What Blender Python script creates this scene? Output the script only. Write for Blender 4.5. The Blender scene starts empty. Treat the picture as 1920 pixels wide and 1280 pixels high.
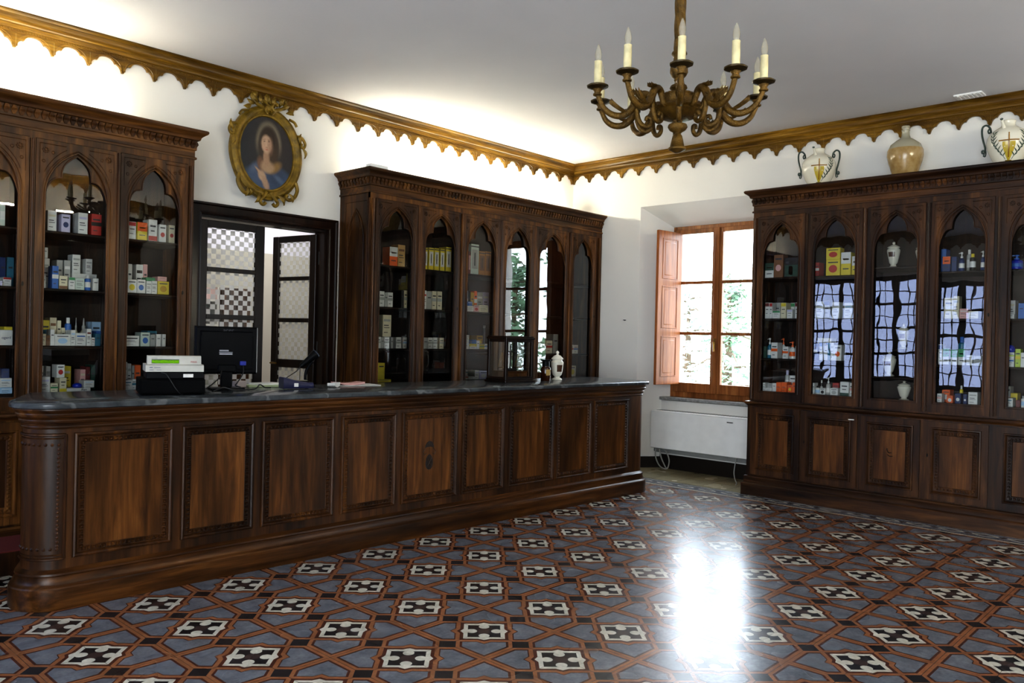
import bpy, math, random
from mathutils import Vector, Matrix
random.seed(7)
sc = bpy.context.scene
LINK = sc.collection.objects.link
PI = math.pi
def rad(a): return a * PI / 180

# ------------------------------------------------------------------ materials
def lin(h):
    if not isinstance(h, str): return tuple(h) + (1,)
    h = h.lstrip('#'); o = []
    for i in (0, 2, 4):
        c = int(h[i:i + 2], 16) / 255
        o.append(c / 12.92 if c <= .04045 else ((c + .055) / 1.055) ** 2.4)
    return tuple(o) + (1,)
class X:
    """tiny wrapper: arithmetic on shader sockets becomes Math nodes"""
    def __init__(s, nt, k): s.nt, s.k = nt, k
    def op(s, name, *a):
        n = s.nt.nodes.new('ShaderNodeMath'); n.operation = name
        for i, v in enumerate((s,) + a):
            if isinstance(v, X): s.nt.links.new(v.k, n.inputs[i])
            else: n.inputs[i].default_value = v
        return X(s.nt, n.outputs[0])
    def __add__(s, o): return s.op('ADD', o)
    def __sub__(s, o): return s.op('SUBTRACT', o)
    def __mul__(s, o): return s.op('MULTIPLY', o)
    def abs(s): return s.op('ABSOLUTE')
    def lt(s, o): return s.op('LESS_THAN', o)
    def gt(s, o): return s.op('GREATER_THAN', o)
    def min(s, o): return s.op('MINIMUM', o)
    def max(s, o): return s.op('MAXIMUM', o)
    def wrap(s, p):   # distance to nearest multiple of p, signed
        return s.op('WRAP', p / 2, -p / 2)
class NT:
    def __init__(s, name):
        s.m = bpy.data.materials.new(name); s.m.use_nodes = True
        s.nt = s.m.node_tree; s.nt.nodes.clear()
        s.out = s.nt.nodes.new('ShaderNodeOutputMaterial')
    def n(s, t, **kw):
        n = s.nt.nodes.new('ShaderNode' + t)
        for k, v in kw.items(): setattr(n, k, v)
        return n
    def link(s, a, b): s.nt.links.new(a, b)
    def bsdf(s, color=None, rough=.5, metal=0., spec=.5, **kw):
        p = s.n('BsdfPrincipled')
        if color is not None:
            if hasattr(color, 'is_linked') or hasattr(color, 'links'): s.link(color, p.inputs['Base Color'])
            else: p.inputs['Base Color'].default_value = lin(color)
        if hasattr(rough, 'links'): s.link(rough, p.inputs['Roughness'])
        else: p.inputs['Roughness'].default_value = rough
        p.inputs['Metallic'].default_value = metal
        p.inputs['Specular IOR Level'].default_value = spec
        for k, v in kw.items(): p.inputs[k.replace('_', ' ')].default_value = v
        s.link(p.outputs[0], s.out.inputs[0]); return p
    def coord(s, kind='Object', scale=(1, 1, 1), rnd=0.):
        tc = s.n('TexCoord'); mp = s.n('Mapping'); mp.inputs['Scale'].default_value = scale
        s.link(tc.outputs[kind], mp.inputs[0])
        if rnd:
            oi = s.n('ObjectInfo'); mu = s.n('VectorMath', operation='SCALE'); ad = s.n('VectorMath', operation='ADD')
            cb = s.n('CombineXYZ')
            for i in range(3): s.link(oi.outputs['Random'], cb.inputs[i])
            s.link(cb.outputs[0], mu.inputs[0]); mu.inputs['Scale'].default_value = rnd
            s.link(tc.outputs[kind], ad.inputs[0]); s.link(mu.outputs[0], ad.inputs[1]); s.link(ad.outputs[0], mp.inputs[0])
        return mp.outputs[0]
    def noise(s, vec, scale, detail=3, rough=.5, dist=0.):
        t = s.n('TexNoise'); t.inputs['Scale'].default_value = scale; t.inputs['Detail'].default_value = detail
        t.inputs['Roughness'].default_value = rough; t.inputs['Distortion'].default_value = dist
        s.link(vec, t.inputs['Vector']); return t.outputs['Fac']
    def ramp(s, fac, stops):
        r = s.n('ValToRGB'); e = r.color_ramp.elements
        while len(e) < len(stops): e.new(.5)
        for i, (p, c) in enumerate(stops): e[i].position = p; e[i].color = lin(c)
        s.link(fac, r.inputs[0]); return r.outputs[0]
    def mix(s, fac, a, b, typ='MIX'):
        m = s.n('MixRGB', blend_type=typ)
        for i, v in ((0, fac), (1, a), (2, b)):
            if isinstance(v, X): v = v.k
            if hasattr(v, 'links'): s.link(v, m.inputs[i])
            elif i == 0: m.inputs[0].default_value = v
            else: m.inputs[i].default_value = lin(v)
        return m.outputs[0]
    def bump(s, p, h, strength=.2, dist=.01):
        b = s.n('Bump'); b.inputs['Strength'].default_value = strength; b.inputs['Distance'].default_value = dist
        s.link(h, b.inputs['Height']); s.link(b.outputs[0], p.inputs['Normal'])

def wood(name, dark, mid, light, rough=.34, horiz=False, rnd=6., contrast=1.):
    t = NT(name)
    sc3 = (1.3, 14, 14) if horiz else (14, 14, 1.1)
    v = t.coord('Object', sc3, rnd)
    f = t.noise(v, 1.4, 5, .6, .6)
    big = t.noise(t.coord('Object', (3.2, 3.2, .5) if not horiz else (.5, 3.2, 3.2), rnd), 1.0, 2, .5, .3)
    a = t.ramp(f, [(.30, dark), (.52, mid), (.72, light)])
    b = t.ramp(big, [(.35, '#3c3430'), (.62, '#ffffff')])
    col = t.mix(.75 * contrast, a, b, 'MULTIPLY')
    fine = t.noise(t.coord('Object', (90, 90, 5) if not horiz else (5, 90, 90), rnd), 1.0, 2)
    col = t.mix(.25, col, t.ramp(fine, [(.35, '#000000'), (.6, '#ffffff')]), 'MULTIPLY')
    p = t.bsdf(col, rough, spec=.26)
    t.bump(p, f, .12, .004)
    return t.m
def plain(name, c, rough=.5, metal=0., var=.12, scale=8., spec=.5, bump=0., coord='Object', **kw):
    t = NT(name); v = t.coord(coord)
    f = t.noise(v, scale, 3)
    l = lin(c)
    col = t.ramp(f, [(.3, [max(0, x * (1 - var)) for x in l[:3]]), (.7, [min(1, x * (1 + var)) for x in l[:3]])])
    p = t.bsdf(col, rough, metal, spec, **kw)
    if bump: t.bump(p, t.noise(v, scale * 6, 4), bump, .01)
    return t.m
_pc = {}
def paint(c, rough=.5):
    k = (c, rough)
    if k not in _pc: _pc[k] = plain('print_' + str(c).strip('#'), c, rough, var=.06, scale=25)
    return _pc[k]

M = {}
M['wood'] = wood('dark_walnut', '#2f1a09', '#603c1a', '#8b5d2c', .42)
M['wood_h'] = wood('dark_walnut_rails', '#301b0a', '#623e1b', '#8c5e2d', .42, horiz=True)
M['counter'] = wood('counter_walnut', '#2a1607', '#4c2d13', '#6c451f', .40)
M['counter_h'] = wood('counter_walnut_rails', '#2a1607', '#4d2e13', '#6c451f', .32, horiz=True)
M['veneer'] = wood('walnut_veneer', '#39200c', '#5f3a18', '#7e5126', .36, rnd=9.)
M['veneer_b'] = wood('cupboard_veneer', '#45260f', '#68401c', '#84562a', .42, rnd=9.)
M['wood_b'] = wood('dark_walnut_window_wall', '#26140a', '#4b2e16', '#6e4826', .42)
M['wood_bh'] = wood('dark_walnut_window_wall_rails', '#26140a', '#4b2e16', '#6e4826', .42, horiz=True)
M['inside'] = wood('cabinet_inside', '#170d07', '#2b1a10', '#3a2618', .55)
M['inlay'] = plain('dark_inlay', '#1a0e08', .4)
M['goldwood'] = wood('cornice_wood', '#553a10', '#87621f', '#b08838', .28, horiz=True, rnd=0)
M['goldwood_b'] = wood('cornice_wood_beside', '#4a270d', '#7a4716', '#9c6424', .30, rnd=0)
M['doorwood'] = wood('door_wood', '#140a06', '#24140c', '#33200f', .33)
M['sash'] = wood('window_larch', '#7e4a24', '#9c6236', '#b47a4a', .35, rnd=3., contrast=.5)
M['sash_h'] = wood('window_larch_rails', '#7e4a24', '#9c6236', '#b47a4a', .35, horiz=True, contrast=.5)
M['shutter'] = wood('shutter_wood', '#96542a', '#b26b3a', '#c48050', .33, contrast=.4)
def plaster(name, c, bump=.12):
    t = NT(name); v = t.coord('Object'); f = t.noise(v, 1.3, 4)
    l = lin(c)
    p = t.bsdf(t.ramp(f, [(.3, [x * .95 for x in l[:3]]), (.7, l[:3])]), .85, spec=.2)
    t.bump(p, t.noise(v, 40, 4), bump, .004); return t.m
M['wall'] = plaster('white_plaster', '#e9e6df')
M['ceiling'] = plaster('ceiling_plaster', '#dcdadb', .2)
M['backwall'] = None
M['base'] = plain('baseboard_black', '#1a1512', .35)
M['stone'] = None
M['gilt'] = plain('aged_shaded_gilding', '#5c4314', .38, .55, .5, 30, bump=.5)  # strong noise contrast imitates dark shading in the aged carving
M['gilt_d'] = plain('aged_gilding_dark', '#3c2e12', .42, .55, .35, 14, bump=.3)
M['frame_gilt'] = plain('frame_gilding', '#7a6018', .42, .35, .45, 18, bump=.4)
M['candle'] = plain('candle_sleeve', '#c9bd92', .6, 0, .2, 18)
M['black'] = plain('black_plastic', '#07080b', .42, spec=.10)
M['black2'] = plain('matt_black_metal', '#040405', .6, spec=.06)
M['navy'] = plain('navy_plastic', '#1d2040', .35)
M['beige'] = plain('register_beige', '#b9b7ad', .45)
M['white_pl'] = plain('white_lacquer', '#f0f0ee', .4, var=.03)
M['grey_pl'] = plain('grey_plastic', '#8a8a88', .45)
M['chrome'] = plain('chrome', '#c8c8c8', .15, 1.)
M['brass'] = plain('dull_brass', '#8a6a34', .3, .9)
M['iron'] = plain('dark_iron', '#1c1814', .45, .7)
M['ceramic'] = plain('white_ceramic', '#e2ddcc', .12, 0, .05)
M['ceramic_lbl'] = plain('ceramic_brown_label', '#4a2c1a', .25)
M['rubber'] = plain('cable_rubber', '#0b0b0b', .5)
M['cord'] = plain('grey_cord', '#9a9a94', .5)
M['paperw'] = plain('white_paper', '#dcdad2', .6)
M['red_mat'] = plain('red_carpet', '#5a1512', .9, scale=60, bump=.3)
M['sillstone'] = plain('sill_stone', '#8e8e8c', .5, 0, .35, 30)
M['steel'] = plain('brushed_steel', '#8c8a84', .35, .8)

def thin_glass(name, boost=1.7, tint=(.93, .95, .94), wave=.05):
    t = NT(name)
    tr = t.n('BsdfTransparent'); tr.inputs[0].default_value = tint + (1,)
    gl = t.n('BsdfGlossy'); gl.inputs['Roughness'].default_value = 0.0
    gl.inputs['Color'].default_value = (1, 1, 1, 1)
    fr = t.n('Fresnel'); fr.inputs[0].default_value = 1.5
    if wave:
        b = t.n('Bump'); b.inputs['Strength'].default_value = wave; b.inputs['Distance'].default_value = .05
        v = t.coord('Object', (1, 1, .7), 5.)
        t.link(t.noise(v, 5.5, 1), b.inputs['Height']); t.link(b.outputs[0], gl.inputs['Normal'])
    f = X(t.nt, fr.outputs[0]) * boost
    mx = t.n('MixShader'); t.link(f.min(1.0).k, mx.inputs[0]); t.link(tr.outputs[0], mx.inputs[1]); t.link(gl.outputs[0], mx.inputs[2])
    t.link(mx.outputs[0], t.out.inputs[0]); return t.m
M['glass'] = thin_glass('old_window_glass', 1.9, wave=.012)
M['glass_dimming'] = thin_glass('dimming_tinted_glass', 1.2, (.30, .34, .49), 0)  # tint put in to lower the gridded window's brightness in reflections
M['glass_flat'] = thin_glass('flat_glass', wave=0)
M['glass_clear'] = thin_glass('clear_case_glass', boost=.15, wave=0)

def checker_glass():
    t = NT('etched_checker_glass')
    tc = t.coord('Object')
    ck = t.n('TexChecker'); ck.inputs['Scale'].default_value = 1 / .0425
    ck.inputs['Color1'].default_value = (1, 1, 1, 1); ck.inputs['Color2'].default_value = (0, 0, 0, 1)
    ad = t.n('VectorMath', operation='ADD'); ad.inputs[1].default_value = (.011, .0213, .012)
    t.link(tc, ad.inputs[0]); t.link(ad.outputs[0], ck.inputs['Vector'])
    tr = t.n('BsdfTransparent'); tr.inputs[0].default_value = (.78, .8, .78, 1)
    fro = t.n('BsdfTranslucent'); fro.inputs[0].default_value = (.62, .63, .62, 1)
    dif = t.n('BsdfDiffuse'); dif.inputs[0].default_value = (.55, .55, .53, 1)
    a = t.n('MixShader'); a.inputs[0].default_value = .45; t.link(fro.outputs[0], a.inputs[1]); t.link(dif.outputs[0], a.inputs[2])
    mx = t.n('MixShader'); t.link(ck.outputs['Fac'], mx.inputs[0]); t.link(tr.outputs[0], mx.inputs[1]); t.link(a.outputs[0], mx.inputs[2])
    gl = t.n('BsdfGlossy'); gl.inputs['Roughness'].default_value = .05
    m2 = t.n('MixShader'); m2.inputs[0].default_value = .05; t.link(mx.outputs[0], m2.inputs[1]); t.link(gl.outputs[0], m2.inputs[2])
    t.link(m2.outputs[0], t.out.inputs[0]); return t.m
M['checker'] = checker_glass()
def emit(name, c, s):
    t = NT(name); e = t.n('Emission'); e.inputs[0].default_value = lin(c); e.inputs[1].default_value = s
    v = t.noise(t.coord('Object'), 3, 1)
    t.link(t.ramp(v, [(0, [x * .97 for x in lin(c)[:3]]), (1, lin(c)[:3])]), e.inputs[0])
    t.link(e.outputs[0], t.out.inputs[0]); return t.m
M['tube'] = emit('fluorescent_tube', '#fffae2', 56.)
M['tube_far'] = emit('fluorescent_tube_opposite', '#fffae2', 300.)
M['lcd'] = emit('green_display', '#7fc81a', .42)
def glassy(name, c, rough=.05, alpha=.5):
    t = NT(name); tr = t.n('BsdfTransparent'); tr.inputs[0].default_value = lin(c)
    p = t.n('BsdfPrincipled'); p.inputs['Base Color'].default_value = lin(c); p.inputs['Roughness'].default_value = rough
    v = t.noise(t.coord('Object'), 12, 3)
    f = X(t.nt, v) * .3 + (alpha - .15)
    mx = t.n('MixShader'); t.link(f.k, mx.inputs[0]); t.link(tr.outputs[0], mx.inputs[1]); t.link(p.outputs[0], mx.inputs[2])
    t.link(mx.outputs[0], t.out.inputs[0]); return t.m
M['amber'] = glassy('amber_glass', '#3a1a08', .05, .8)
M['bulb'] = glassy('bulb_glass', '#e8e4d8', .03, .22)

def marble():
    t = NT('grey_marble'); v = t.coord('Object', (1, 1, 1))
    base = t.noise(v, 7, 6, .6, .4)
    c = t.ramp(base, [(.3, '#2b2e30'), (.55, '#424649'), (.75, '#565a5c')])
    w = t.n('TexWave', wave_type='BANDS', bands_direction='DIAGONAL'); w.inputs['Scale'].default_value = 1.6
    w.inputs['Distortion'].default_value = 9; w.inputs['Detail'].default_value = 4; w.inputs['Detail Scale'].default_value = 1.6
    t.link(v, w.inputs['Vector'])
    ve = t.ramp(w.outputs['Fac'], [(.93, '#000000'), (.99, '#858583')])
    col = t.mix(.28, c, ve, 'ADD')
    p = t.bsdf(col, .20, spec=.4); return t.m
M['stone'] = marble()

def tile_floor():
    t = NT('encaustic_tile_floor')
    tc = t.n('TexCoord'); sp = t.n('SeparateXYZ'); t.link(tc.outputs['Object'], sp.inputs[0])
    x, y = X(t.nt, sp.outputs[0]), X(t.nt, sp.outputs[1])
    P = .50441
    u, v = (x - 3.444).wrap(P), (y - 4.404).wrap(P)
    q = .70710678
    a, b = ((u - v) * q).abs(), ((u + v) * q).abs()
    A, B = a.max(b), a.min(b)
    D = P * q
    vec = tc.outputs['Object']
    n1 = t.noise(vec, 9, 5, .65); n2 = t.noise(vec, 2.2, 2); n3 = t.noise(vec, 60, 3)
    orange = t.ramp(n1, [(.3, '#835539'), (.7, '#a06d4c')])
    brown = t.ramp(n1, [(.3, '#45231b'), (.7, '#5e3329')])
    grey = t.ramp(n1, [(.28, '#585d65'), (.55, '#71767f'), (.75, '#848991')])
    white = t.ramp(n1, [(.3, '#b9b6a6'), (.7, '#e2ded0')])
    black = t.ramp(n1, [(.3, '#15161a'), (.7, '#2c2d33')])
    # wavy inner edge of the grey fields follows the points of the star
    wob = (B * -1.0 + .034).max(0.0) * -.75
    def pent(o):
        e1 = (A + wob).gt(.149 - o * .5)
        e2 = B.lt(.107 + o)
        e3 = (A + B).lt(D - .044 + o * 1.35)
        return e1 * e2 * e3
    col = orange
    col = t.mix(pent(.012), col, brown)
    col = t.mix(pent(0.), col, grey)
    # black squares half-way between the stars
    s = .178
    k = (A - s).abs().max((B - s).abs())
    col = t.mix(k.lt(.040), col, black)
    # star: brown border, white field with points, black cross, white lobes, brown heart
    pt = (B * -1.0 + .03).max(0.0) * .55
    edge = A - pt
    col = t.mix(edge.lt(.122), col, brown)
    col = t.mix(edge.lt(.1045), col, white)
    col = t.mix(A.lt(.083), col, black)
    r2 = (A - .063) * (A - .063) + B * B
    col = t.mix(r2.lt(.0275 ** 2), col, white)
    r3 = (A - .043) * (A - .043) + (B - .043) * (B - .043)
    rc = a * a + b * b
    col = t.mix(rc.lt(.034 ** 2), col, '#4a3a38')
    # border along the window wall
    bx = x
    per = (y - 4.0).wrap(.25)
    zig = (per.abs() - .0625) * .9
    inb = bx.gt(7.245)
    c2 = grey
    tri = per.abs() * .42
    c2 = t.mix((bx - 7.375).abs().lt(tri), c2, white)
    c2 = t.mix((bx - 7.375).abs().lt(tri - .016), c2, '#565c66')
    c2 = t.mix(((bx - 7.375).abs() + per.abs() * .8).lt(.03), c2, black)
    c2 = t.mix(bx.lt(7.29), c2, black)
    c2 = t.mix(bx.lt(7.272), c2, white)
    c2 = t.mix(bx.gt(7.465), c2, white)
    c2 = t.mix(bx.gt(7.485), c2, black)
    col = t.mix(inb, col, c2)
    beige = t.ramp(n2, [(.3, '#8e8468'), (.7, '#b3a888')])
    gx, gy = (x - 7.52).wrap(.3).abs(), (y - 4.0).wrap(.3).abs()
    beige = t.mix(gx.min(gy).lt(.0025), beige, '#6b634e')
    col = t.mix(bx.gt(7.51), col, beige)
    # tile joints
    gu, gv = (u - P / 4 + P / 4).wrap(P / 2).abs(), v.wrap(P / 2).abs()
    j = gu.min(gv).lt(.0014) * bx.lt(7.245)
    col = t.mix(j * .7, col, '#1d1a18')
    col = t.mix(.22, col, t.ramp(n3, [(.3, '#606060'), (.7, '#ffffff')]), 'MULTIPLY')
    rg = t.n('MapRange'); t.link(n2, rg.inputs[0]); rg.inputs[1].default_value = .3; rg.inputs[2].default_value = .7
    rg.inputs[3].default_value = .22; rg.inputs[4].default_value = .30
    p = t.bsdf(col, rg.outputs[0], spec=.75)
    hj = X(t.nt, n1) * .25 - j
    t.bump(p, hj.k, .05, .004)
    return t.m
M['floor'] = tile_floor()

# ------------------------------------------------------------------ mesh building
class MB:
    def __init__(s): s.v, s.f, s.mi = [], [], []
    def add(s, vs, fs, m=0):
        o = len(s.v); s.v += [tuple(p) for p in vs]; s.f += [tuple(i + o for i in f) for f in fs]; s.mi += [m] * len(fs); return s
    def box(s, x0, x1, y0, y1, z0, z1, m=0):
        return s.add([(x0, y0, z0), (x1, y0, z0), (x1, y1, z0), (x0, y1, z0), (x0, y0, z1), (x1, y0, z1), (x1, y1, z1), (x0, y1, z1)],
                     [(0, 3, 2, 1), (4, 5, 6, 7), (0, 1, 5, 4), (1, 2, 6, 5), (2, 3, 7, 6), (3, 0, 4, 7)], m)
    def rbox(s, x0, x1, y0, y1, z0, z1, b=.004, m=0):
        """box with chamfered edges"""
        def loop(z, d): return [(x0 + d + b, y0 + d, z), (x1 - d - b, y0 + d, z), (x1 - d, y0 + d + b, z), (x1 - d, y1 - d - b, z), (x1 - d - b, y1 - d, z), (x0 + d + b, y1 - d, z), (x0 + d, y1 - d - b, z), (x0 + d, y0 + d + b, z)]
        return s.loft([loop(z0, b), loop(z0 + b, 0), loop(z1 - b, 0), loop(z1, b)], m)
    def loft(s, loops, m=0, caps=True, closed=True):
        n = len(loops[0]); vs = [p for l in loops for p in l]; fs = []
        for i in range(len(loops) - 1):
            for j in range(n if closed else n - 1):
                k = (j + 1) % n
                fs.append((i * n + j, i * n + k, (i + 1) * n + k, (i + 1) * n + j))
        if caps: fs.append(tuple(reversed(range(n)))); fs.append(tuple((len(loops) - 1) * n + j for j in range(n)))
        return s.add(vs, fs, m)
    def lathe(s, prof, n=24, c=(0, 0, 0), m=0, flute=0, amp=0., ax='z'):
        loops = []
        for r, z in prof:
            l = []
            for j in range(n):
                t = 2 * PI * j / n; rr = max(r, 1e-4) * (1 + (amp * math.cos(flute * t) if flute else 0))
                p = (rr * math.cos(t), rr * math.sin(t), z)
                if ax == 'y': p = (p[0], -p[2], p[1])
                if ax == 'x': p = (p[2], p[0], p[1])
                l.append((c[0] + p[0], c[1] + p[1], c[2] + p[2]))
            loops.append(l)
        return s.loft(loops, m)
    def tube(s, pts, r, n=8, m=0, closed=False):
        pts = [Vector(p) for p in pts]; N = len(pts); loops = []; up = None
        for i in range(N):
            a = pts[(i - 1) % N] if (i or closed) else pts[0]; b = pts[(i + 1) % N] if (i < N - 1 or closed) else pts[-1]
            t = (b - a)
            if t.length < 1e-9: t = Vector((0, 0, 1))
            t.normalize()
            if up is None: up = Vector((0, 0, 1)) if abs(t.z) < .9 else Vector((1, 0, 0))
            up = (up - t * up.dot(t))
            if up.length < 1e-6: up = t.orthogonal()
            up.normalize(); w = t.cross(up)
            rr = r[i] if isinstance(r, (list, tuple)) else r
            loops.append([tuple(pts[i] + (up * math.cos(2 * PI * j / n) + w * math.sin(2 * PI * j / n)) * rr) for j in range(n)])
        if closed: loops.append(loops[0])
        return s.loft(loops, m, caps=not closed)
    def prism(s, poly, f0, f1, m=0):
        """poly 2D; f0/f1 map (u, w) to the two ends"""
        n = len(poly); vs = [f0(*p) for p in poly] + [f1(*p) for p in poly]
        fs = [tuple(range(n)), tuple(reversed(range(n, 2 * n)))] + [(i, i + n, (i + 1) % n + n, (i + 1) % n) for i in range(n)]
        return s.add(vs, fs, m)
    def sweep(s, path, prof, m=0, caps=True):
        """moulding: 2D plan path, profile of (outward, z); outward is right of the path"""
        P = [Vector(p) for p in path]; loops = []
        for i in range(len(P)):
            d0 = (P[i] - P[i - 1]).normalized() if i else None
            d1 = (P[i + 1] - P[i]).normalized() if i < len(P) - 1 else None
            n0 = Vector((d0.y, -d0.x)) if d0 else None; n1 = Vector((d1.y, -d1.x)) if d1 else None
            if n0 and n1: nn = (n0 + n1); nn = nn / max(.2, nn.dot(n0))
            else: nn = n0 or n1
            loops.append([(P[i].x + nn.x * d, P[i].y + nn.y * d, z) for d, z in prof])
        n = len(prof)
        return s.loft(loops, m, caps=caps, closed=False) if not caps else s.loft(loops, m, caps=True, closed=False)
    def rings(s, x0, x1, z0, z1, prof, m=0, fy=None):
        """picture-frame moulding on a plane y: prof of (inset, y)"""
        loops = []
        for d, y in prof: loops.append([(x0 + d, y, z0 + d), (x1 - d, y, z0 + d), (x1 - d, y, z1 - d), (x0 + d, y, z1 - d)])
        return s.loft(loops, m, caps=False)
    def bumps(s, p0, p1, step, w, h, y, m=0, ax='x'):
        """row of small carved studs on a front plane"""
        L = abs(p1[0] - p0[0]) + abs(p1[1] - p0[1]); n = max(1, int(L / step))
        for i in range(n):
            t = (i + .5) / n; x = p0[0] + (p1[0] - p0[0]) * t; z = p0[1] + (p1[1] - p0[1]) * t
            a, b = (w, step * .38) if abs(p1[0] - p0[0]) < 1e-6 else (step * .38, w)
            s.add([(x - a, y, z - b), (x + a, y, z - b), (x + a, y, z + b), (x - a, y, z + b), (x - a * .45, y - h, z - b * .45), (x + a * .45, y - h, z - b * .45), (x + a * .45, y - h, z + b * .45), (x - a * .45, y - h, z + b * .45)],
                  [(4, 5, 6, 7), (0, 1, 5, 4), (1, 2, 6, 5), (2, 3, 7, 6), (3, 0, 4, 7)], m)
        return s
    def build(s, name, mats, parent=None, loc=(0, 0, 0), rot=(0, 0, 0), smooth=35, xf=None):
        me = bpy.data.meshes.new(name)
        vs = s.v if xf is None else [tuple(xf @ Vector(p)) for p in s.v]
        me.from_pydata(vs, [], s.f)
        if not isinstance(mats, (list, tuple)): mats = [mats]
        for mt in mats: me.materials.append(M[mt] if isinstance(mt, str) else mt)
        if any(s.mi): me.polygons.foreach_set('material_index', s.mi)
        if smooth:
            me.polygons.foreach_set('use_smooth', [True] * len(me.polygons))
            me.set_sharp_from_angle(angle=rad(smooth))
        me.update()
        o = bpy.data.objects.new(name, me); LINK(o); o.location = loc; o.rotation_euler = rot
        if parent is not None: o.parent = parent
        return o
def tag(o, label=None, cat=None, group=None, kind=None):
    if label: o['label'] = label
    if cat: o['category'] = cat
    if group: o['group'] = group
    if kind: o['kind'] = kind
    return o
def thing(name, label, cat, loc=(0, 0, 0), rz=0., group=None):
    o = bpy.data.objects.new(name, None); LINK(o); o.location = loc; o.rotation_euler = (0, 0, rz); o.empty_display_size = .1
    return tag(o, label, cat, group)
def struct(o): o['kind'] = 'structure'; return o
def text(body, parent, mat, size, loc, rot, name='lettering', align='CENTER'):
    cu = bpy.data.curves.new(name, 'FONT'); cu.body = body; cu.size = size; cu.align_x = align; cu.extrude = .0006
    cu.materials.append(M[mat] if isinstance(mat, str) else mat)
    o = bpy.data.objects.new(name, cu); LINK(o)
    me = bpy.data.meshes.new_from_object(o.evaluated_get(bpy.context.evaluated_depsgraph_get()))
    bpy.data.objects.remove(o); bpy.data.curves.remove(cu); me.name = name
    o = bpy.data.objects.new(name, me); LINK(o); o.parent = parent; o.location = loc; o.rotation_euler = rot; return o
def catmull(pts, n=6):
    P = [Vector(p) for p in pts]; out = []
    for i in range(len(P) - 1):
        a, b, c, d = P[max(i - 1, 0)], P[i], P[i + 1], P[min(i + 2, len(P) - 1)]
        for k in range(n):
            t = k / n
            out.append(.5 * ((2 * b) + (c - a) * t + (2 * a - 5 * b + 4 * c - d) * t * t + (3 * b - a - 3 * c + d) * t ** 3))
    out.append(P[-1]); return out
# ------------------------------------------------------------------ room shell
YA, XB, ZC = 6.48, 8.02, 3.70
XL, YF = -1.7, -2.6
b = MB(); b.box(XL - .2, 8.6, YF - .2, 9.2, -.1, 0)
struct(b.build('floor', 'floor', smooth=0))
b = MB(); b.box(XL - .2, 8.6, YF - .2, 9.2, ZC, ZC + .15)
struct(b.build('ceiling', 'ceiling', smooth=0))
DX0, DX1, DZ = 3.115, 4.355, 2.465        # doorway
b = MB()
b.box(XL - .2, DX0, YA, YA + .16, 0, ZC); b.box(DX1, 8.62, YA, YA + .16, 0, ZC); b.box(DX0, DX1, YA, YA + .16, DZ, ZC)
struct(b.build('wall_back', 'wall', smooth=0))
# window wall with its splayed alcove
AY0, AY1, AZ = 3.74, 5.45, 3.08
WY0, WY1, WZ0, WZ1, WX = 3.98, 5.20, .845, 2.86, 8.36
b = MB()
b.box(XB, XB + .6, YF, AY0, 0, ZC); b.box(XB, XB + .6, AY1, YA, 0, ZC); b.box(XB, XB + .6, AY0, AY1, AZ, ZC)
pl = lambda poly, z0, z1: b.prism(poly, lambda u, w: (u, w, z0), lambda u, w: (u, w, z1))
pl([(XB, AY1), (WX, WY1), (XB + .6, WY1), (XB + .6, AY1)], 0, AZ)
pl([(XB, AY0), (XB + .6, AY0), (XB + .6, WY0), (WX, WY0)], 0, AZ)
b.prism([(XB, AZ), (XB + .6, AZ), (XB + .6, WZ1), (WX, WZ1)], lambda u, w: (u, AY0, w), lambda u, w: (u, AY1, w))
b.box(8.27, XB + .6, WY0 - .06, WY1 + .06, 0, .80)
struct(b.build('wall_right', 'wall', smooth=0))
# walls behind the camera: a gridded garden window on the left, a window in the front wall, an unseen opening added for daylight
LY0, LY1, LZ0, LZ1 = 4.55, 6.05, .75, 2.85
GY0, GY1, GZ0, GZ1 = -2.3, 2.0, .1, 3.15
b = MB()
b.box(XL - .3, XL, YF, GY0, 0, ZC); b.box(XL - .3, XL, GY1, LY0, 0, ZC); b.box(XL - .3, XL, GY0, GY1, 0, GZ0); b.box(XL - .3, XL, GY0, GY1, GZ1, ZC); b.box(XL - .3, XL, LY1, YA, 0, ZC); b.box(XL - .3, XL, LY0, LY1, 0, LZ0); b.box(XL - .3, XL, LY0, LY1, LZ1, ZC)
struct(b.build('wall_left', 'wall', smooth=0))
FX0, FX1, FZ0, FZ1 = 6.75, 7.85, .85, 2.85
b = MB()
b.box(XL, FX0, YF - .3, YF, 0, ZC); b.box(FX1, XB, YF - .3, YF, 0, ZC); b.box(FX0, FX1, YF - .3, YF, 0, FZ0); b.box(FX0, FX1, YF - .3, YF, FZ1, ZC)
struct(b.build('wall_front', 'wall', smooth=0))

# baseboards in the alcove (black)
b = MB()
b.box(8.252, 8.27, WY0 - .03, WY1 + .055, 0, .165)
b.sweep([(8.27, 5.262), (8.02, AY1), (8.02, 6.03)][::-1], [(0, 0), (.018, 0), (.018, .125), (.013, .13), (0, .13)])
struct(b.build('baseboard_right', 'base', smooth=0))

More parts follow.
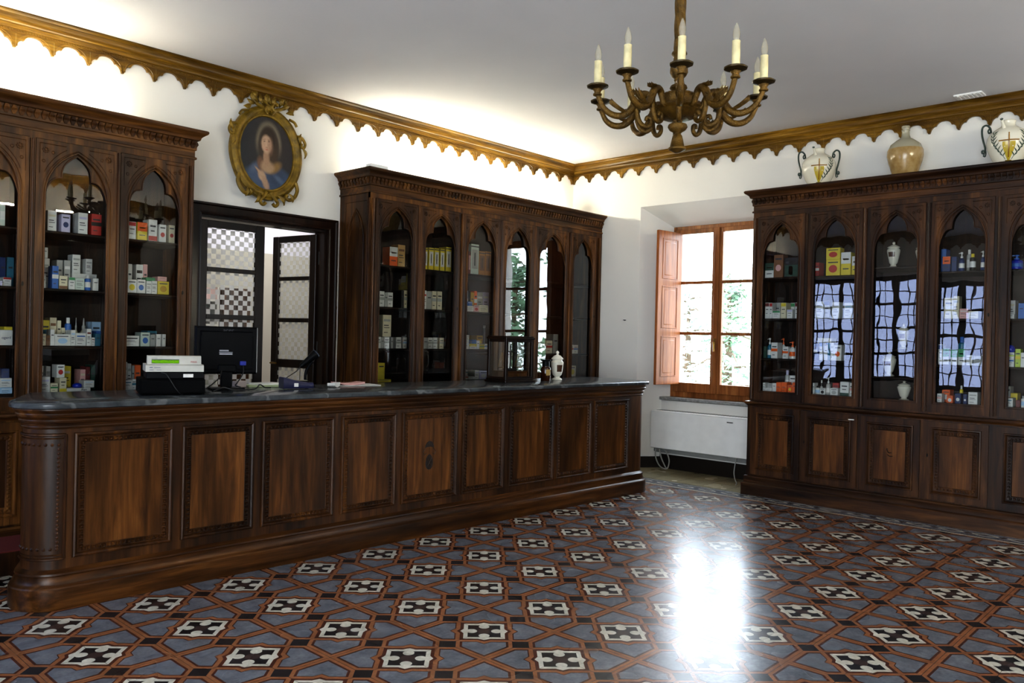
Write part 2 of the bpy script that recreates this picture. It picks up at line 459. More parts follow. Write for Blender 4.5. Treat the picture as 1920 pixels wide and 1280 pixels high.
# cornice: moulded top over a scalloped gothic fascia
PIT = .2445
def scallop_half():
    return [(x * PIT, z * .098) for x, z in ((.028, 0), (.045, .14), (.07, .30), (.11, .46), (.16, .56), (.205, .60), (.235, .585), (.25, .66), (.28, .79), (.34, .92), (.42, .985), (.5, 1.))]
def cornice(name, L, tips, mats, loc, rz, lights=False):
    """local x along the wall, y=0 the wall, -y into the room; z world"""
    b = MB()
    prof = [(0, ZC - .0), (.076, ZC - .0), (.079, ZC - .012), (.072, ZC - .020), (.066, ZC - .026), (.070, ZC - .040), (.068, ZC - .060), (.060, ZC - .078), (.050, ZC - .086), (.052, ZC - .096), (.046, ZC - .104), (.046, ZC - .116), (.036, ZC - .122), (.036, ZC - .140), (.0, ZC - .140)]
    b.sweep([(0, 0), (L, 0)], prof)
    # beaded line
    n = int(L / .018)
    for i in range(n):
        x = i * .018
        b.box(x, x + .011, -.042, -.03, ZC - .134, ZC - .124)
    zt = ZC - .246; ztop = ZC - .136; h = scallop_half()
    if not isinstance(tips, list): tips = [tips + k * PIT for k in range(-2, int(L / PIT) + 3)]
    for x0, x1 in zip(tips[:-1], tips[1:]):
        PW = x1 - x0; s_ = PW / PIT
        pts = [(x0 + dx * s_, zt + dz) for dx, dz in h] + [(x1 - dx * s_, zt + dz) for dx, dz in reversed(h[:-1])] + [(x1 + .006, zt)]
        pts = [p for p in pts if 0 <= p[0] <= L]
        if len(pts) < 2: continue
        fr = [(x, -.030, z) for x, z in pts]; ft = [(x, -.030, ztop) for x, z in pts]; bk = [(x, -.006, z) for x, z in pts]
        n = len(pts); vs = fr + ft + bk
        fs = [(i, i + 1, n + i + 1, n + i) for i in range(n - 1)] + [(2 * n + i, 2 * n + i + 1, i + 1, i) for i in range(n - 1)]
        b.add(vs, fs)
        if x0 > 0 and x1 < L:   # raised arch line above each notch
            arc = []
            for i in range(15):
                t = PI * i / 14
                xx = x0 + PW / 2 - (PW / 2 - .012) * math.cos(t); zz = zt + .010 + .097 * math.sin(t) ** .85
                arc.append((xx, -.031, zz))
            b.tube(arc, .0042, 5)
    o = b.build(name, mats, loc=loc, rot=(0, 0, rz), smooth=40); return struct(o)
cornice('trim_1', XB - XL, [5.162 - XL - k * PIT for k in range(29, -1, -1)] + [5.355 - XL] + [5.524 - XL + k * PIT for k in range(13)], 'goldwood', (XL, YA, 0), 0)
cornice('trim_2', YA - YF, (YA - 6.212), 'goldwood', (XB, YA, 0), -PI / 2)
cornice('trim_3', XB - XL, .06, 'goldwood', (XB, YF, 0), PI)
cornice('trim_4', YA - YF, .06, 'goldwood', (XL, YF, 0), PI / 2)

# ------------------------------------------------------------------ window in the alcove
def pane(name, w, h, mat, parent, loc, rot=(0, 0, 0), t=0.):
    b = MB()
    b.add([(-w / 2, 0, -h / 2), (w / 2, 0, -h / 2), (w / 2, 0, h / 2), (-w / 2, 0, h / 2)], [(0, 1, 2, 3)])
    return b.build(name, mat, parent, loc, rot, smooth=0)
win = struct(thing('window_1', None, None, (WX, WY1, WZ0), -PI / 2))
WW, WH = WY1 - WY0, WZ1 - WZ0
b = MB(); f = .045
b.rbox(0, f, 0, .07, 0, WH); b.rbox(WW - f, WW, 0, .07, 0, WH); b.rbox(f, WW - f, 0, .07, WH - f, WH); b.rbox(f, WW - f, 0, .07, 0, f + .02)
b.build('frame', 'sash', win, smooth=0)
gz0, gz1 = 1.02 - WZ0, 2.765 - WZ0
for k, (a, c) in enumerate(((.045, .595), (.60, WW - .045))):
    b = MB()
    st = .062
    b.rbox(a, a + st, -.022, .03, .065, WH - f); b.rbox(c - st, c, -.022, .03, .065, WH - f)
    b.rbox(a + st, c - st, -.022, .03, .065, gz0); b.rbox(a + st, c - st, -.022, .03, gz1, WH - f)
    for z in (2.192, 1.599): b.rbox(a + st, c - st, -.014, .022, z - WZ0 - .017, z - WZ0 + .017)
    if k == 0: b.rbox(c - .03, c + .03, -.042, -.02, .065, WH - f)
    s = b.build('sash', 'sash', win, smooth=0)
    zs = [gz0, 1.599 - WZ0, 2.192 - WZ0, gz1]
    for i in range(3):
        pane('glass_pane', c - a - 2 * st, zs[i + 1] - zs[i] - .02, 'glass_flat', s, ((a + c) / 2, .006, (zs[i] + zs[i + 1]) / 2))
    if k == 0:
        b = MB(); b.rbox(c - .014, c + .014, -.05, -.04, .585, .70, .003)
        b.tube([(c, -.05, .655), (c, -.075, .655), (c + .004, -.078, .63), (c + .012, -.08, .55)], [.009, .009, .009, .007], 8)
        b.build('handle', 'brass', s)
# folded-in shutter with three raised panels
sh = MB(); w = .44
sh.rbox(0, w, -.018, .018, 0, 1.775, .004)
for z0, z1 in ((.09, .56), (.65, 1.14), (1.22, 1.69)):
    for sgn in (1, -1):
        sh.rings(.075, w - .075, z0, z1, [(0, -.018 * sgn), (.004, -.024 * sgn), (.012, -.024 * sgn), (.018, -.012 * sgn), (.024, -.012 * sgn), (.05, -.021 * sgn)])
        q = [(.125, -.021 * sgn, z0 + .05), (w - .125, -.021 * sgn, z0 + .05), (w - .125, -.021 * sgn, z1 - .05), (.125, -.021 * sgn, z1 - .05)]
        sh.add(q, [(0, 1, 2, 3)])
s = sh.build('shutter', 'shutter', win, smooth=30)
s.location = (WY1 - 5.08, -.03, 1.0 - WZ0); s.rotation_euler = (0, 0, rad(-95))
hb = MB()
for z in (.2, 1.5): hb.lathe([(.008, z), (.008, z + .09)], 8, (0, 0, 0))
hb.build('hinge', 'brass', s)
b = MB(); b.rbox(-.06, WW + .06, -.145, .05, -.035, 0, .004)
b.build('window_sill', 'sillstone', win, smooth=0)

# windows behind the camera: two mirrored in the glazed doors, one only added for daylight
def grid_window(name, loc, rz, W_, H_, cols, rows, mat, leaves=2, gl='glass_flat'):
    r = struct(thing(name, None, None, loc, rz)); b = MB()
    b.box(0, W_, 0, .06, 0, .07); b.box(0, W_, 0, .06, H_ - .07, H_); b.box(0, .07, 0, .06, 0, H_); b.box(W_ - .07, W_, 0, .06, 0, H_)
    b.build('frame', mat, r, smooth=0)
    lw = (W_ - .14) / leaves
    for i in range(leaves):
        a = .07 + i * lw; c = a + lw; b = MB()
        b.box(a, a + .055, .01, .05, .07, H_ - .07); b.box(c - .055, c, .01, .05, .07, H_ - .07)
        for k in range(1, cols): x = a + .055 + (lw - .11) * k / cols; b.box(x - .008, x + .008, .02, .04, .07, H_ - .07)
        for k in range(0, rows + 1):
            z = .07 + (H_ - .14) * k / rows; t = .024 if k % 2 == 0 else .009
            b.box(a, c, .02, .045, max(.07, z - t), min(H_ - .07, z + t))
        s = b.build('sash', mat, r, smooth=0)
        pane('glass_pane', lw - .11, H_ - .14, gl, s, ((a + c) / 2, .03, H_ / 2))
    return r
grid_window('window_2', (XL - .12, LY0, LZ0), PI / 2, LY1 - LY0, LZ1 - LZ0, 4, 8, 'iron', gl='glass_dimming')
grid_window('added_daylight_window', (XL - .12, GY0, GZ0), PI / 2, GY1 - GY0, GZ1 - GZ0, 1, 3, 'sash', 3)  # unseen, added to brighten the room from the left
w3 = grid_window('window_3', (FX1, YF - .12, FZ0), PI, FX1 - FX0, FZ1 - FZ0, 1, 3, 'sash')
b = MB(); b.rbox(0, .5, -.018, .018, 0, 1.9)
for z0, z1 in ((.1, .6), (.72, 1.2), (1.32, 1.8)): b.rings(.08, .42, z0, z1, [(0, -.018), (.01, -.028), (.02, -.01), (.06, -.024)]); b.add([(.14, -.024, z0 + .06), (.36, -.024, z0 + .06), (.36, -.024, z1 - .06), (.14, -.024, z1 - .06)], [(0, 1, 2, 3)])
b.build('shutter', 'shutter', w3, (FX1 - FX0 - .02, -.14, .05), (0, 0, rad(-15)), smooth=30)

# ------------------------------------------------------------------ doorway
d = struct(thing('door_1', None, None, (DX0, YA, 0)))
DW = DX1 - DX0
arch = [(.0, -.0), (0, -.045), (.012, -.05), (.03, -.04), (.075, -.034), (.085, -.045), (.10, -.045), (.10, 0)]
b = MB()
# architrave: mitred around the opening, profile of (outward from opening, y)
loops = []
for (cx, cz, sx, sz) in ((0, 0, -1, 0), (0, DZ, -1, 1), (DW, DZ, 1, 1), (DW, 0, 1, 0)):
    loops.append([(cx + sx * u, y, cz + sz * u) for u, y in arch])
b.loft(loops, caps=True, closed=False)
b.box(-.0, .022, 0, .16, 0, DZ); b.box(DW - .022, DW, 0, .16, 0, DZ); b.box(.022, DW - .022, 0, .16, DZ - .02, DZ)
b.build('door_frame', 'doorwood', d, smooth=25)
def leaf(parent, w, loc, rz, flip):
    b = MB(); h = DZ - .03
    st = .082
    bars = [(0, .17), (.79, .86), (1.16, 1.24), (1.60, 1.64), (2.003, 2.04), (2.375, h)]
    b.rbox(0, st, -.02, .02, .008, h); b.rbox(w - st, w, -.02, .02, .008, h)
    for z0, z1 in bars: b.rbox(st, w - st, -.016, .016, max(z0, .008), z1, .003)
    b.rbox(st + .0, w - st, -.008, .008, .17, .79, .002)
    o = b.build('door_leaf', 'doorwood', parent, loc, (0, 0, rz), smooth=0)
    for z0, z1 in ((.86, 1.16), (1.24, 1.60), (1.64, 2.003), (2.04, 2.375)):
        pane('etched_pane', w - 2 * st, z1 - z0, 'checker', o, (w / 2, 0, (z0 + z1) / 2))
    return o
lf = leaf(d, .612, (.024, .075, 0), 0, 0)
rf = leaf(d, .60, (DW - .024, .11, 0), rad(100), 1)
b = MB()
for sg in (-1, 1):
    b.lathe([(.022, 0), (.022, .006), (.008, .008), (.008, .045), (.02, .05), (.024, .062), (.018, .074), (0, .077)], 14, (.55, sg * .02, 1.20), ax='y') if sg == -1 else b.tube([(.55, .02, 1.2), (.55, .065, 1.2), (.54, .068, 1.2), (.46, .068, 1.2)], .009, 8)
b.box(.535, .565, -.024, -.018, 1.12, 1.28)
b.build('door_handle', 'brass', rf)
b = MB()
for z in (.3, 1.3, 2.15): b.lathe([(.011, z), (.011, z + .12)], 10, (DW - .018, .088, 0))
b.build('hinge', 'iron', d)
b = MB(); b.tube([(DW + .112, -.005, 1.50), (DW + .112, -.02, 1.515), (DW + .112, -.02, 1.70), (DW + .112, -.005, 1.715)], .006, 8)
b.lathe([(.012, 1.46), (.012, 1.49)], 10, (DW + .112, -.012, 0)); b.lathe([(.012, 1.73), (.012, 1.76)], 10, (DW + .112, -.012, 0))
b.build('latch_rod', 'brass', d)

# room seen through the doorway
M['dado'] = plaster('grey_dado_paint', '#b9b6ad')
M['lav'] = plaster('pale_lavender_paint', '#dcdcec')
b = MB(); b.box(2.2, 8.6, 8.6, 8.7, 0, 2.42)
struct(b.build('wall_backroom', 'dado', smooth=0))
b = MB(); b.box(2.2, 8.6, 8.6, 8.7, 2.42, ZC)
struct(b.build('wall_backroom_upper', 'lav', smooth=0))
b = MB(); b.box(2.1, 2.2, YA + .16, 8.7, 0, ZC); b.box(6.6, 6.7, YA + .16, 8.6, 0, ZC)
struct(b.build('wall_backroom_side', 'dado', smooth=0))
# dim shapes behind the etched glass
cab = thing('storage_cupboard', 'low brown cupboard in the back room behind the etched glass door', 'cupboard', (4.05, 7.9, 0))
b = MB(); b.rbox(0, .33, 0, .45, .04, 1.95); b.box(.02, .31, .02, .43, 0, .04)
b.build('carcass', M['veneer'], cab, smooth=0)
for i in range(2):
    b = MB(); b.rbox(.01 + i * .158, .163 + i * .158, -.02, 0, .06, 1.93); b.build('door', M['counter'], cab, smooth=0)
sf = thing('open_shelf', 'white open shelf unit in the back room behind the etched glass door', 'shelf', (3.45, 7.9, 0))
b = MB(); b.box(0, .02, 0, .35, 0, 1.95); b.box(.56, .58, 0, .35, 0, 1.95); b.box(.02, .56, .33, .35, 0, 1.95)
b.build('frame', 'white_pl', sf, smooth=0)
for z in (.1, .5, .9, 1.3, 1.55, 1.8):
    b = MB(); b.box(.02, .56, 0, .33, z, z + .02); b.build('shelf_board', 'white_pl', sf, smooth=0)
for nm, x0, x1, z0, z1, c, lb in (('green', .05, .3, 1.82, 1.95, '#2f8f5a', 'green box on top of the white shelf behind the etched glass'), ('red', .34, .44, 1.82, 1.96, '#b02c28', 'red box beside the green one behind the etched glass'),
                                  ('dark', .06, .5, 1.57, 1.74, '#3a3734', 'dark storage box on the white shelf behind the etched glass'), ('tan', .08, .4, 1.32, 1.5, '#b08a5a', 'tan box on the middle of the white shelf behind etched glass')):
    b = MB(); b.rbox(x0, x1, .05, .28, z0 if nm in ('dark', 'tan') else z0, z1, .003)
    o = b.build('storage_box', paint(c), loc=(3.45, 7.9, .002), smooth=0); tag(o, lb, 'box', 'boxes in the back room')

# ------------------------------------------------------------------ outside the alcove window
M['rock'] = plain('pale_rocky_slope', '#8c928c', .9, 0, .5, .7, bump=.4)
def grid_terrain():
    b = MB(); n = 26; vs = []; fs = []
    rnd = random.Random(3)
    for i in range(n):
        for j in range(n):
            x = 9.6 + i * 1.2; y = -12 + j * 1.3
            z = -2.2 + max(0, (i - 3)) * .13 + .8 * math.sin(j * .5 + i * .2) * (i / n) + rnd.uniform(-.12, .12)
            vs.append((x, y, z))
    for i in range(n - 1):
        for j in range(n - 1): fs.append((i * n + j, (i + 1) * n + j, (i + 1) * n + j + 1, i * n + j + 1))
    b.add(vs, fs); return b
struct(grid_terrain().build('hillside', 'rock'))
M['leaf1'] = plain('conifer_needles', '#7c9c7c', .7, 0, .6, 1.5)
M['leaf2'] = plain('pale_needles', '#9cb6a8', .7, 0, .6, 1.5)
M['bark'] = plain('tree_bark', '#5a4a3a', .9, 0, .3, 12)
def tree(name, label, loc, h, r, mat, n, seed):
    t = thing(name, label, 'tree', loc); rnd = random.Random(seed)
    b = MB(); b.tube([(0, 0, 0), (.05, .02, h * .5), (0, 0, h * .95)], [.16, .1, .02], 8); b.build('trunk', 'bark', t)
    b = MB(); lf = MB()
    for k in range(34):
        z = h * (.12 + .86 * k / 34); a = k * 2.4 + rnd.uniform(-.3, .3); L = r * (1 - .85 * k / 34) * rnd.uniform(.75, 1.1)
        e = (L * math.cos(a), L * math.sin(a), z - .12 * L + rnd.uniform(-.1, .1))
        b.tube([(0, 0, z), (e[0] * .5, e[1] * .5, z + .05), e], [.035, .02, .006], 5)
        for q in range(n):
            f = rnd.uniform(.15, 1.05); p = Vector((e[0] * f, e[1] * f, z + (e[2] - z) * f)) + Vector((rnd.gauss(0, .14), rnd.gauss(0, .14), rnd.gauss(-.05, .09)))
            s = rnd.uniform(.05, .13); u = Vector((rnd.gauss(0, 1), rnd.gauss(0, 1), rnd.gauss(0, .5))).normalized(); w = u.orthogonal().normalized() * .35
            lf.add([p - u * s, p + w * s, p + u * s, p - w * s], [(0, 1, 2, 3)])
    b.build('branch_set', 'bark', t); lf.build('foliage', mat, t, smooth=0)
tree('conifer_tree', 'green conifer outside, seen through the right-hand panes of the alcove window', (15.2, 8.1, -1.9), 5.0, 1.7, 'leaf1', 70, 1)
tree('conifer_tree', 'pale feathery conifer farthest out on the slope beyond the alcove window', (19.5, 11.6, -1.3), 4.4, 2.3, 'leaf2', 70, 2)
tree('conifer_tree', 'low bushy conifer seen through the lower left panes of the alcove window', (12.6, 7.3, -2.0), 2.9, 1.3, 'leaf2', 60, 5)
tree('conifer_tree', 'dark conifer at the side, mirrored in the corner cabinet glass', (13.6, -.6, -2.2), 5.8, 1.9, 'leaf1', 70, 9)
# ------------------------------------------------------------------ display cabinets
def arch_pts(w, zs, za, n=20):
    """half pointed arch from (w, zs) to (0, za)"""
    h = za - zs; Rr = (w * w + h * h) / (2 * w); cx = w - Rr; out = []
    a1 = math.atan2(h, -cx)
    for i in range(n + 1):
        a = a1 * i / n; out.append((cx + Rr * math.cos(a), zs + Rr * math.sin(a)))
    out[-1] = (0, za); return out
def trefoil_pts(w, zs, za):
    """half outline of the cusped tracery, single-valued in x, from (w, zs) to (0, za)"""
    cx, cz = w * .47, zs + (za - zs) * .50
    pts = [(w, zs - .015), (w * .985, zs)]
    P0, P1, P2 = Vector((w * .985, zs)), Vector((w * .86, cz - .015)), Vector((cx + .016, cz - .012))
    for i in range(1, 9):
        t = i / 8; p = P0 * (1 - t) ** 2 + P1 * 2 * t * (1 - t) + P2 * t * t; pts.append((p.x, p.y))
    pts += [(cx, cz - .010), (cx - .001, cz + .004)]
    P0, P1, P2 = Vector((cx - .001, cz + .004)), Vector((cx + .001, cz + (za - cz) * .66)), Vector((0, za))
    for i in range(1, 10):
        t = i / 9; p = P0 * (1 - t) ** 2 + P1 * 2 * t * (1 - t) + P2 * t * t; pts.append((min(p.x, cx - .0011), p.y))
    pts[-1] = (0, za); return pts
def both(half, cx):
    L = [(cx - x, z) for x, z in half]; Rr = [(cx + x, z) for x, z in reversed(half[:-1])]
    return L + Rr
def plate(b, curve, ztop, y0, y1, low=None):
    """region between a curve and ztop (or a second curve of equal length)"""
    n = len(curve); vs = []
    for y in (y0, y1):
        vs += [(x, y, z) for x, z in curve] + [(x, y, (ztop if low is None else 0)) for x, z in curve]
    fs = []
    for i in range(n - 1):
        fs.append((i, i + 1, n + i + 1, n + i)); fs.append((2 * n + i, 3 * n + i, 3 * n + i + 1, 2 * n + i + 1))
        fs.append((i, 2 * n + i, 2 * n + i + 1, i + 1)); fs.append((n + i, n + i + 1, 3 * n + i + 1, 3 * n + i))
    b.add(vs, fs)
def rosette(b, x, y, z, r):
    b.lathe([(r * .35, 0), (r * .3, .006), (0, .008)], 8, (x, y, z), ax='y')
    for k in range(8):
        a = k * PI / 4; px, pz = x + r * .68 * math.cos(a), z + r * .68 * math.sin(a)
        b.lathe([(r * .27, 0), (r * .2, .005), (0, .006)], 6, (px, y, pz), ax='y')
def keyhole(parent, x, y, z):
    b = MB(); b.prism([(x + .007 * math.cos(t) , z + .016 * math.sin(t)) for t in [i * PI / 6 for i in range(12)]], lambda u, w: (u, y, w), lambda u, w: (u, y - .003, w))
    b.lathe([(.003, 0), (.003, .006)], 8, (x, y - .003, z), ax='y')
    b.build('keyhole_plate', 'iron', parent, smooth=0)
def glazed_door(parent, a, c, z0, z1, tilt=(0, 0), key=None, wd='wood'):
    y0, y1 = -.014, .024; st = .052; cx = (a + c) / 2; w = (c - a) / 2 - st
    zg, zs, za = z0 + .085, 2.385, z1 - .058
    b = MB()
    half = arch_pts(w, zs, za)
    b.box(a, a + st, y0, y1, z0, z1); b.box(c - st, c, y0, y1, z0, z1); b.box(a + st, c - st, y0, y1, z0, zg)
    curve = both([(w, zs)] + half, cx)
    plate(b, curve, z1, y0, y1)
    # moulding round the opening
    b.tube([(cx - w + .004, y0, zg + .004)] + [(x + (.004 if x < cx else -.004), y0, z) for x, z in curve[1:-1]] + [(cx + w - .004, y0, zg + .004)], .0075, 6, closed=True)
    b.tube([(cx - w - .014, y0, zg - .012)] + [(cx + (x - cx) * (w + .014) / w, y0, z + .013) for x, z in curve[1:-1]] + [(cx + w + .014, y0, zg - .012)], .004, 5, closed=True)
    # cusped tracery set back in the arch
    tre = both(trefoil_pts(w - .001, zs - .01, za - .022), cx)
    # tracery plate reaches up behind the arch
    plate(b, tre, z1 - .03, .002, .014)
    b.tube([(x, .001, z) for x, z in tre], .0055, 6)
    # carved spandrels
    for sgn in (-1, 1):
        xo = cx + sgn * (w + st - .022); xi = cx + sgn * .075; zt = z1 - .026
        b.tube([(xo, y0, zs + .14), (xo, y0, zt), (xi, y0, zt)], .003, 4)
        sp = [(cx + sgn * (px + .02), y0, pz + .036) for px, pz in half if px > .05 and pz > zs + .11]
        if len(sp) > 2: b.tube(sp, .0028, 4)
        rosette(b, cx + sgn * (w - .005), y0, zt - .042, .024)
        for q in ((.045, -.012), (-.012, -.075)):
            b.lathe([(.012, 0), (.008, .004), (0, .005)], 6, (cx + sgn * (w - .005 - q[0]), y0, zt - .042 + q[1]), ax='y')
    o = b.build('glazed_door', wd, parent, smooth=30)
    g = pane('glass_pane', 2 * w + .02, z1 - zg - .04, 'glass', o, (cx, .0185 + (.012 if tilt[0] > .5 else 0), (zg + z1 - .03) / 2))
    g.rotation_euler = (rad(tilt[0]), 0, rad(tilt[1]))
    if key: keyhole(o, a + st / 2 if key < 0 else c - st / 2, y0 - .001, 1.78)
    return o
def panel_door(parent, a, c, z0, z1, y, name='cupboard_door', wd='wood', ven='veneer_b', key=None, st=.05, stz=.055):
    b = MB(); w = wd
    b.box(a, c, y + .014, y + .022, z0, z1)
    b.rings(a, c, z0, z1, [(0, y + .022), (0, y), (st, y), (st + .003, y - .010), (st + .013, y - .012), (st + .019, y - .003), (st + .024, y + .004), (st + .030, y + .004), (st + .033, y - .002), (st + .060, y + .001), (st + .066, y + .008)])
    i = st + .0465; yb = y - .001
    for p0, p1 in (((a + i, z0 + i), (c - i, z0 + i)), ((a + i, z1 - i), (c - i, z1 - i)), ((a + i, z0 + i), (a + i, z1 - i)), ((c - i, z0 + i), (c - i, z1 - i))):
        b.bumps(p0, p1, .026, .010, .007, yb)
    o = b.build(name, wd, parent, smooth=25)
    q = st + .066; pb = MB()
    pb.add([(a + q, y + .008, z0 + q), (c - q, y + .008, z0 + q), (c - q, y + .008, z1 - q), (a + q, y + .008, z1 - q)], [(0, 1, 2, 3)])
    pb.build('panel', ven, o, smooth=0)
    if key: keyhole(o, a + st / 2 if key < 0 else c - st / 2, y - .001, (z0 + z1) / 2 + .04)
    return o
def cabinet(name, label, loc, rz, Wd, doors, shelves, left=True, right=True, tilts={}, D=.468, wd=('wood', 'wood_h')):
    t = thing(name, label, 'cabinet', loc, rz)
    ZD0, ZD1 = .945, 2.752
    b = MB()
    b.box(0, Wd, D - .02, D, .1, 3.0)
    b.box(0, .03, .0, D - .02, .93, 2.81); b.box(Wd - .03, Wd, .0, D - .02, .93, 2.81)
    b.box(.03, Wd - .03, .03, D - .02, 2.765, 2.80)
    b.box(.03, Wd - .03, .03, D - .02, .93, .985)
    b.box(0, Wd, -.034, D - .02, .19, .885)
    b.box(0, Wd, -.004, .03, 2.756, 2.815); b.box(0, Wd, -.002, .03, .93, .944)
    b.box(0, Wd, -.02, D - .02, 2.98, 3.0)
    edges = [0] + [x for d in doors for x in d] + [Wd]
    for i in range(0, len(edges), 2):
        g0, g1 = edges[i], edges[i + 1]
        if g1 - g0 < .004: continue
        b.box(g0, g1, -.004, .03, .93, 2.756)
        if g1 - g0 > .034:
            m = (g0 + g1) / 2; h = min(.015, (g1 - g0) / 2 - .004)
            b.box(m - h, m + h, -.02, 0, .95, 2.745); b.tube([(m, -.02, .95), (m, -.02, 2.745)], h * .62, 8)
        elif g1 - g0 > .012:
            b.tube([((g0 + g1) / 2, -.012, .95), ((g0 + g1) / 2, -.012, 2.745)], (g1 - g0) / 2 - .001, 6)
    # side arch panel (blind, carved) on the free end
    if left:
        w = .125; cy = .21
        half = arch_pts(w, 2.36, 2.66, 12); crv = [(cy - px, pz) for px, pz in half] + [(cy + px, pz) for px, pz in reversed(half[:-1])]
        b.tube([(-.001, cy - w, 1.05)] + [(-.001, yy, zz) for yy, zz in crv] + [(-.001, cy + w, 1.05)], .010, 6, closed=True)
        b.tube([(-.001, cy - w - .04, 1.01), (-.001, cy - w - .04, 2.73), (-.001, cy + w + .04, 2.73), (-.001, cy + w + .04, 1.01)], .006, 5, closed=True)
        tr = trefoil_pts(w - .012, 2.34, 2.63)
        tc = [(-.001, cy - px, pz) for px, pz in tr] + [(-.001, cy + px, pz) for px, pz in reversed(tr[:-1])]
        b.tube(tc, .006, 5)
        for y in (.008, .03): b.tube([(-.002, y, .95), (-.002, y, 2.75)], .007, 6)
    b.build('carcass', wd[0], t, smooth=30)
    bl = MB(); bl.box(.031, Wd - .031, D - .024, D - .0205, .986, 2.764); bl.build('back_panel', 'inside', t, smooth=0)
    # cornice
    path = ([(0, D)] if left else []) + [(0, 0), (Wd, 0)] + ([(Wd, D)] if right else [])
    b = MB()
    b.sweep(path, [(0, 2.80), (.012, 2.80), (.014, 2.808), (.012, 2.816), (.003, 2.82), (.003, 2.865), (.012, 2.870), (.014, 2.94), (.030, 2.944), (.034, 2.952), (.036, 2.962), (.044, 2.972), (.060, 2.984), (.070, 2.990), (.076, 2.998), (.078, 3.008), (.074, 3.016), (.066, 3.02), (0, 3.02)])
    b.box(.0, Wd, 0, D, 3.0, 3.019)
    co = b.build('cornice', wd[1], t, smooth=30)
    b = MB(); segs = list(zip(path[:-1], path[1:]))
    for p, q in segs:
        p, q = Vector(p), Vector(q); L = (q - p).length; dr = (q - p) / L; nn = Vector((dr.y, -dr.x)); n = max(1, int(L / .044))
        for i in range(n):
            c = p + dr * (L * (i + .5) / n)
            def P(u, d, z): v = c + dr * u + nn * d; return (v.x, v.y, z)
            w0, w1 = .008, .017
            b.loft([[P(-w0, .008, 2.882), P(w0, .008, 2.882), P(w0, .018, 2.882), P(-w0, .018, 2.882)], [P(-w1, .008, 2.905), P(w1, .008, 2.905), P(w1, .026, 2.905), P(-w1, .026, 2.905)],
                    [P(-w1, .008, 2.918), P(w1, .008, 2.918), P(w1 * .9, .036, 2.918), P(-w1 * .9, .036, 2.918)], [P(-w1 * .7, .008, 2.938), P(w1 * .7, .008, 2.938), P(w1 * .5, .032, 2.938), P(-w1 * .5, .032, 2.938)]])
    b.build('carved_band', wd[0], co, smooth=0)
    # ledge and plinth
    F = -.05
    pl_ = ([(0, D)] if left else []) + [(0, F), (Wd, F)] + ([(Wd, D)] if right else [])
    b = MB(); b.sweep(pl_, [(-.04, .885), (.0, .885), (.004, .892), (.012, .900), (.020, .906), (.022, .916), (.018, .926), (-.05, .931)])
    b.build('ledge', wd[1], t, smooth=30)
    b = MB(); b.sweep(pl_, [(0, 0), (.032, 0), (.032, .112), (.026, .120), (.014, .126), (.012, .165), (.016, .176), (.010, .188), (0, .192)])
    b.build('plinth', wd[1], t, smooth=30)
    for i, (a, c) in enumerate(doors):
        glazed_door(t, a + .001, c - .001, ZD0, ZD1, tilts.get(i, (0, 0)), key=(1 if i % 2 else None), wd=wd[0])
        panel_door(t, a - .004, c + .004, .205, .872, F, wd=wd[0], key=(-1 if i % 2 else None))
    bays = []
    for i, zs in shelves.items():
        a, c = doors[i]; lo = a - .018; hi = c + .018
        for z in zs:
            b = MB(); b.box(max(.031, lo), min(Wd - .031, hi), .055, D - .026, z - .020, z)
            b.tube([(max(.031, lo), .055, z - .01), (min(Wd - .031, hi), .055, z - .01)], .010, 6)
            b.build('shelf', 'inside', t, smooth=30)
    dv = MB()
    for i in range(2, len(doors), 2):
        m = (doors[i - 1][1] + doors[i][0]) / 2; dv.box(m - .010, m + .010, .035, D - .026, .986, 2.764)
    dv.build('divider', 'inside', t, smooth=0)
    return t
SA = [1.05, 1.370, 1.762, 2.155]
dA1 = [(.06, .565), (.578, 1.096), (1.134, 1.653), (1.679, 2.171)]
cabinet('display_cabinet', 'tall glazed walnut cabinet behind the till, beside the doorway', (.62, 6.01, 0), 0, 2.221, dA1, {i: SA for i in range(4)},
        tilts={0: (1.1, 0), 1: (1.1, 0), 2: (1.1, 0), 3: (0, -.6)})
dA2 = [(.055, .572), (.602, 1.128), (1.175, 1.711), (1.742, 2.262), (2.290, 2.868), (2.902, 3.400)]
cabinet('display_cabinet', 'long glazed walnut corner cabinet between the doorway and the window', (4.50, 6.01, 0), 0, 3.515, dA2,
        {0: SA, 1: SA, 2: SA, 3: [1.05, 1.325, 1.762, 2.155], 4: [1.05, 1.325, 1.762, 2.155], 5: [1.05, 1.325, 1.762, 2.155]}, right=False,
        tilts={0: (0, .8), 1: (0, -.7), 2: (0, .5), 4: (0, -4)})
SB = [1.025, 1.355, 1.750, 2.155]
dB = [(.052, .535), (.566, 1.070), (1.112, 1.600), (1.647, 2.123), (2.188, 2.675), (2.72, 3.21)]
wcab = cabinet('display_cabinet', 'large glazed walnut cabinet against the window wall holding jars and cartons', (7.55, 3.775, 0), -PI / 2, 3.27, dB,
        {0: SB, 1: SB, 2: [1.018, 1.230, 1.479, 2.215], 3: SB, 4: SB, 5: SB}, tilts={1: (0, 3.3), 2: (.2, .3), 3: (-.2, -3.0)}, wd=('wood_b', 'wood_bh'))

b = MB(); b.box(.995, 1.048, -.0515, -.0502, .822, .832); b.build('paper_tag', 'paperw', wcab, smooth=0)
b = MB(); b.tube([(1.335, -.0425, .60), (1.34, -.0425, .575), (1.355, -.0425, .56), (1.375, -.0425, .565)], .004, 5); b.tube([(1.34, -.0425, .545), (1.36, -.0425, .53), (1.385, -.0425, .535)], .003, 5)
b.build('inlaid_emblem', 'inlay', wcab, smooth=40)
